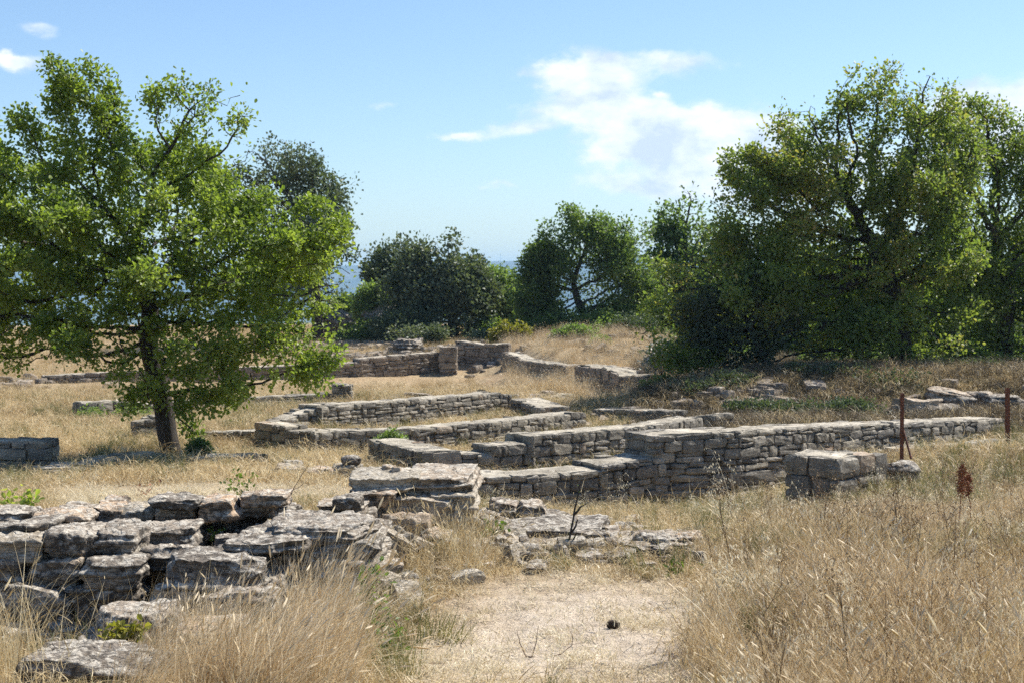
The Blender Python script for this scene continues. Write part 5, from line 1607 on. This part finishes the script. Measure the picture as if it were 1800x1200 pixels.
def umbel(r, h):
    """dry branching weed with small round heads"""
    Vs, Fs, va, o = [], [], [], 0
    def rod(a, b, w_):
        nonlocal o
        V, F_ = tube([a, (a + b) / 2 + r.normal(0, .004, 3), b], [w_, w_ * .8, w_ * .6], 3)
        Vs.append(V); Fs.append(F_ + o); va.append(np.full(len(V), .2)); o += len(V)
    top = np.array([r.normal(0, .06), r.normal(0, .06), h])
    rod(np.zeros(3), top, .0022)
    for k in range(7):
        t_ = r.uniform(.35, 1)
        a = top * t_
        b = a + np.array([r.normal(0, .05), r.normal(0, .05), r.uniform(.04, .11)])
        rod(a, b, .0013)
        for q in range(3):
            c = b + np.array([r.normal(0, .015), r.normal(0, .015), r.uniform(.005, .03)])
            rod(b, c, .0009)
            sz = r.uniform(.003, .0065)
            V = c + np.array([[sz, 0, 0], [-sz, 0, 0], [0, sz, 0], [0, -sz, 0], [0, 0, sz], [0, 0, -sz]])
            Vs.append(V); Fs.append(np.array([[0, 2, 4], [2, 1, 4], [1, 3, 4], [3, 0, 4], [2, 0, 5], [1, 2, 5], [3, 1, 5], [0, 3, 5]]) + o)
            va.append(np.full(6, r.uniform(.5, 1))); o += 6
    return Vs, Fs, va
def umbel_clump(r, h):
    Vs, Fs, va = umbel(r, h)
    return np.concatenate(Vs), Fs, np.concatenate(va)
DARKST = mat_grass('brown_stems', [(0.0, (0.10, 0.06, 0.03)), (0.4, (0.22, 0.14, 0.07)), (0.8, (0.42, 0.30, 0.16)), (1.0, (0.66, 0.50, 0.26))])
BANKM = mat_grass('shade_toned_scrub', [(0.0, (0.035, 0.03, 0.018)), (0.4, (0.075, 0.06, 0.036)), (0.8, (0.15, 0.115, 0.07)), (1.0, (0.28, 0.21, 0.13))])  # dry brown scrub, colour darkened to imitate tree shade on the bank
c_umb = proto_coll('umbels', [umbel_clump(rg, .42) for _ in range(8)], DARKST)
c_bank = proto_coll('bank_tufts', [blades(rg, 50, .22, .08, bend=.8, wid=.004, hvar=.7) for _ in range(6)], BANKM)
c_short = proto_coll('seedy', [oat(rg, .40) for _ in range(6)], OATS)
c_tall = proto_coll('tall_stems', [blades(rg, 26, .52, .09, bend=.5, wid=.0021, hvar=.7, lean=(-.02, 0), head=.12, headlen=.05, seg=5) for _ in range(5)], STRAW)


def on_wall(x, y, pad=0.0):
    m = np.zeros(len(x), bool)
    for x1, y1, x2, y2, th in WALL_LINES:
        dx, dy = x2 - x1, y2 - y1
        L2 = dx * dx + dy * dy
        t_ = np.clip(((x - x1) * dx + (y - y1) * dy) / L2, 0, 1)
        m |= np.hypot(x - x1 - t_ * dx, y - y1 - t_ * dy) < th / 2 + pad
    return m


STN = np.array(STONES)


def on_stone(x, y, pad=1.0):
    m = np.zeros(len(x), bool)
    for sx, sy, sr, sz in STN:
        m |= np.hypot(x - sx, y - sy) < sr * pad
    return m


def sample(n, y0, y1, xs_=1.25, r=rg):
    """random ground points inside the wedge the photograph could see"""
    y = np.sqrt(r.uniform(y0 ** 2, y1 ** 2, n))
    x = r.uniform(-1, 1, n) * y * (900 / F) * xs_
    z = ground_z(x, y)
    return x, y, z


def place(name, label, x, y, z, col, s, lean=.12, smul=None, r=rg, cat='grass'):
    n = len(x)
    sc = s * r.uniform(.7, 1.25, n)
    if smul is not None:
        sc = sc * smul
    scl = np.stack([sc, sc, sc * r.uniform(.8, 1.15, n)], 1)
    rot = np.stack([r.normal(0, lean, n), r.normal(0, lean, n), r.uniform(0, 6.283, n)], 1)
    scl = np.maximum(scl, 1e-3)
    return scatter(name, label, np.stack([x, y, z - .01], 1), rot, scl, col, cat)


# pixel-row reading of where each kind of cover grows, evaluated on the ground itself
CLEAR = [[(690, 1230), (740, 1100), (860, 1035), (1000, 1012), (1120, 1010), (1215, 1030), (1240, 1100), (1255, 1230)]]
CLEAR2 = [[(120, 846), (300, 842), (430, 826), (640, 806), (650, 880), (400, 895), (90, 895), (60, 860)], [(20, 700), (60, 735), (110, 770), (160, 815), (120, 850), (70, 845), (80, 790), (40, 755), (0, 740), (0, 705)]]


def region(x, y, z):
    px, py = proj(x, y, z)
    j = fbm(np.stack([x * 1.3, y * 1.3, x * 0], 1), 77, 3)
    px = px + j * 260 / np.maximum(y, 4)
    py = py + j * 120 / np.maximum(y, 4)
    c1 = np.zeros(len(x), bool)
    for q in CLEAR:
        c1 |= poly_mask(px, py, q)
    c2 = np.zeros(len(x), bool)
    for q in CLEAR2:
        c2 |= poly_mask(px, py, q)
    return px, py, c1, c2


# short straw litter everywhere near
x, y, z = sample(15000, 5.2, 17)
m = ~on_wall(x, y) & ~on_stone(x, y, .6)
px, py, c1, c2 = region(x, y, z)
a_ = m & (c1 | c2) & (rg.uniform(size=len(x)) < np.clip(.34 + .4 * vnoise(np.stack([x * 1.7, y * 1.7, x * 0], 1), 91), .08, 1))
place('straw_litter', 'flattened pale straw litter over the path and clearing', x[a_], y[a_], z[a_], c_pale, 1.0, .3)
a_ = m & ~(c1 | c2) & ~((px < 270) & (y < 10.5) & (rg.uniform(size=len(x)) < .7))
place('straw_litter', 'short dead grass mat at the foot of the standing grass', x[a_], y[a_], z[a_], c_straw, 1.0, .3)

# right field, near
x, y, z = sample(11500, 5.2, 16)
px, py, c1, c2 = region(x, y, z)
m = (px > 1235) & ~c1 & ~on_stone(x, y, .8) & ~on_wall(x, y, .02)
m &= (vnoise(np.stack([x * .9, y * .9, x * 0], 1), 5) > -.75)
hz = .9 * (1.05 - .58 * smooth(7.5, 11.5, y) - .12 * smooth(12, 16, y)) * (1 - .35 * (px < 1300)) * (1 + .35 * vnoise(np.stack([x * 1.6, y * 1.6, x * 0 + 2], 1), 61))
kind = vnoise(np.stack([x * .7, y * .7, x * 0 + 3], 1), 15) + rg.normal(0, .35, len(x))
sel = m & (kind > -.05)
place('meadow_grass', 'russet and straw coloured standing grass of the right field', x[sel], y[sel], z[sel], c_red, .95, .12, hz[sel])
sel = m & (kind <= -.05)
place('meadow_grass', 'paler straw grass mixed through the right field', x[sel], y[sel], z[sel], c_mid, .95, .12, hz[sel])
sel = m & (rg.uniform(size=len(x)) < .30) & (vnoise(np.stack([x * 1.1, y * 1.1, x * 0], 1), 71) > -.1) & ((py < 1010) | (vnoise(np.stack([x, y, x * 0], 1), 25) > .3))
place('green_undergrowth', 'olive green undergrowth in the right field', x[sel], y[sel], z[sel], c_green, .9, .2)
sel = m & (rg.uniform(size=len(x)) < np.where(y > 9.0, np.where(y > 12, .004, .014), .006))
place('wild_oats', 'pale nodding wild oats above the right field', x[sel], y[sel], z[sel], c_oat, .85, .12)

sel = m & (rg.uniform(size=len(x)) < .07)
place('dry_weeds', 'brown branching dry weeds with small round heads in the right field', x[sel], y[sel], z[sel], c_umb, 1.0, .15, .75 + .25 * (y[sel] < 9), cat='weeds')
sel = m & (rg.uniform(size=len(x)) < .06)
place('seeding_grass', 'cream coloured seeding grass scattered through the right field', x[sel], y[sel], z[sel], c_short, .95, .25, .7 + .3 * (y[sel] < 9))
# cover left and between, near
x, y, z = sample(9000, 5.2, 17)
px, py, c1, c2 = region(x, y, z)
m = (px <= 1260) & ~c1 & ~c2 & ~on_stone(x, y, .95) & ~on_wall(x, y, .02)
back = (y > 10.6)
sparse = np.where(back, (px > 820) | (y > 16), (px < 640) | (py < 1040))
m2 = m & (rg.uniform(size=len(x)) < np.where(back, np.where(px > 820, .8, .25), np.where((px > 640) & (px < 1240), .5, np.where(px < 640, np.where(px < 260, .02, .08), .35))))
hh = np.where(back, np.where(y > 13.5, .2, .34), np.where((px > 640), .38, .55))
place('dry_grass', 'dry grass growing among the near stones and before the walls', x[m2], y[m2], z[m2], c_mid, 1.0, .2, hh[m2])
m3 = m & (rg.uniform(size=len(x)) < .010) & back & (px < 1300) & (y < 14)
place('wild_oats', 'wild oats standing in front of the walls', x[m3], y[m3], z[m3], c_oat, .7, .15)
m4 = m & (rg.uniform(size=len(x)) < .10)
place('green_undergrowth', 'olive weeds among the near stones', x[m4], y[m4], z[m4], c_green, .7, .2)
n = 60
pxs = np.where(rg.uniform(size=n) < .5, rg.normal(670, 60, n), rg.normal(1290, 70, n))
Ds = np.where(pxs < 900, rg.uniform(6.4, 8.6, n), rg.uniform(7.8, 11.5, n))
pts_ = np.array([P(a_, 1200, b_) for a_, b_ in zip(pxs, Ds)])
place('green_undergrowth', 'greener grass beside the leaning tussock and at the end of the rubble line', pts_[:, 0], pts_[:, 1], ground_z(pts_[:, 0], pts_[:, 1]), c_green, .8, .25)

# big leaning tussock in the foreground centre-left
n = 125
tx = rg.uniform(0, 1, n)
ty = rg.uniform(0, 1, n)
pxs = 215 + tx * 400
Ds = 5.9 + ty * 1.5
pts_ = np.array([P(a_, 1200, b_) for a_, b_ in zip(pxs, Ds)])
x, y = pts_[:, 0], pts_[:, 1]
z = ground_z(x, y)
ppx, ppy = proj(x, y, z)
m = (ppy > 1085 - (ppx - 250) * .12)
kk = np.clip(.55 + .5 * (ppx - 230) / 300, .5, 1.05)
rot = np.stack([rg.normal(0, .26, n), rg.normal(.0, .28, n), rg.normal(0.1, .6, n)], 1)
sc = rg.uniform(.75, 1.15, n) * kk
scatter('grass_tussock', 'big russet tussock of fine grass leaning right at lower left', np.stack([x, y, z], 1)[m], rot[m], np.stack([sc, sc, sc], 1)[m], c_tuss)
# tall stems, left corner
n = 34
pxs = rg.uniform(-60, 135, n)
Ds = rg.uniform(5.9, 6.9, n)
pts_ = np.array([P(a_, 1200, b_) for a_, b_ in zip(pxs, Ds)])
x, y = pts_[:, 0], pts_[:, 1]
z = ground_z(x, y)
m = ~((y < 6.9) & (pts_[:, 0] > P(50, 1200, 6.5)[0]))
place('tall_grass', 'tall straw stems in the lower left corner', x[m], y[m], z[m], c_tall, 1.0, .1)

n = 16
pxs = rg.uniform(190, 420, n)
pts_ = np.array([P(a_, 1200, b_) for a_, b_ in zip(pxs, rg.uniform(7.0, 7.8, n))])
place('tall_grass', 'straw tufts rising between the lower left stones', pts_[:, 0], pts_[:, 1], ground_z(pts_[:, 0], pts_[:, 1]), c_tall, .75, .2)
n = 60
pxs = rg.uniform(620, 850, n)
pts_ = np.array([P(a_, 1200, b_) for a_, b_ in zip(pxs, rg.uniform(8.6, 9.6, n))])
place('dry_grass', 'dry tufts among the broken stones of the near ruin', pts_[:, 0], pts_[:, 1], ground_z(pts_[:, 0], pts_[:, 1]), c_mid, .8, .3)
# middle and far cover
x, y, z = sample(30000, 16, 34)
px, py, c1, c2 = region(x, y, z)
shade_bank = (px > 1130) & (y > 25)
m = ~c2 & ~on_wall(x, y, .02) & ~on_stone(x, y, .9)
dens = .55 + .45 * vnoise(np.stack([x * .5, y * .5, x * 0], 1), 44)
m &= rg.uniform(size=len(x)) < dens * np.where(shade_bank, .08, 1)
hmul = .46 + .3 * vnoise(np.stack([x * .4, y * .4, x * 0 + 8], 1), 46)
hmul = np.where(on_wall(x, y + .7, .6), .16, hmul)
hmul = np.where((px > 1130) & (y > 24), hmul * .7, hmul)
g1 = m & (rg.uniform(size=len(x)) < .82)
place('dry_grass', 'blond dry grass filling the rooms between the walls', x[g1], y[g1], z[g1], c_mid, 1.1, .18, hmul[g1])
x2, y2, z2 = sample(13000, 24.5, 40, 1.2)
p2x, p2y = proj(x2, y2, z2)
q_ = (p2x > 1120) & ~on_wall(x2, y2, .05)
place('shade_toned_scrub', 'brown and olive ground scrub covering the bank, darkened in colour as tree shade', x2[q_], y2[q_], z2[q_], c_bank, 1.3, .25, cat='scrub')
g2 = m & ~g1 & ~shade_bank
place('green_undergrowth', 'olive weeds between the walls and on the shaded bank', x[g2], y[g2], z[g2], c_green, 1.1, .2)
x, y, z = sample(16000, 17, 36, 1.15)
m = ~on_wall(x, y)
place('straw_litter', 'dead matted straw on the ground between the walls', x[m], y[m], z[m], c_straw, 2.0, .2)
x, y, z = sample(26000, 34, 72, 1.15)
px, py, c1, c2 = region(x, y, z)
m = ~c2 & ~on_wall(x, y, .05)
mound = (px > 890) & (px < 1180) & (y < 50)
a_ = m & ~mound
hf = np.where(on_wall(x, y + 1.1, .8), .16, .55)
place('dry_grass', 'pale straw field beyond the far walls', x[a_], y[a_], z[a_], c_mid, 1.25, .18, hf[a_])
a_ = m & mound
place('russet_grass', 'russet grass covering the far mound', x[a_], y[a_], z[a_], c_red, 1.1, .18)

# ------------------------------------------------------------------ haze
def haze():
    x0, x1, y0, y1, z0, z1 = -4200, 4200, -400, 6000, -82, 75
    V = [[x, y, z] for z in (z0, z1) for x, y in ((x0, y0), (x1, y0), (x1, y1), (x0, y1))]
    Fq = [[3, 2, 1, 0], [4, 5, 6, 7], [0, 1, 5, 4], [1, 2, 6, 5], [2, 3, 7, 6], [3, 0, 4, 7]]
    m, t = newmat('haze_air')
    pv_ = t.n('ShaderNodeVolumePrincipled', {'Color': (0.42, 0.69, 1.0, 1), 'Density': 0.00019, 'Anisotropy': 0.0})
    t.n('ShaderNodeOutputMaterial', {'Volume': pv_.outputs[0]})
    o = mesh_np('haze', np.array(V, float), [np.array(Fq)], m)
    tag(o, 'thin blue summer haze in front of the far ridge', 'haze', kind='stuff')
haze()
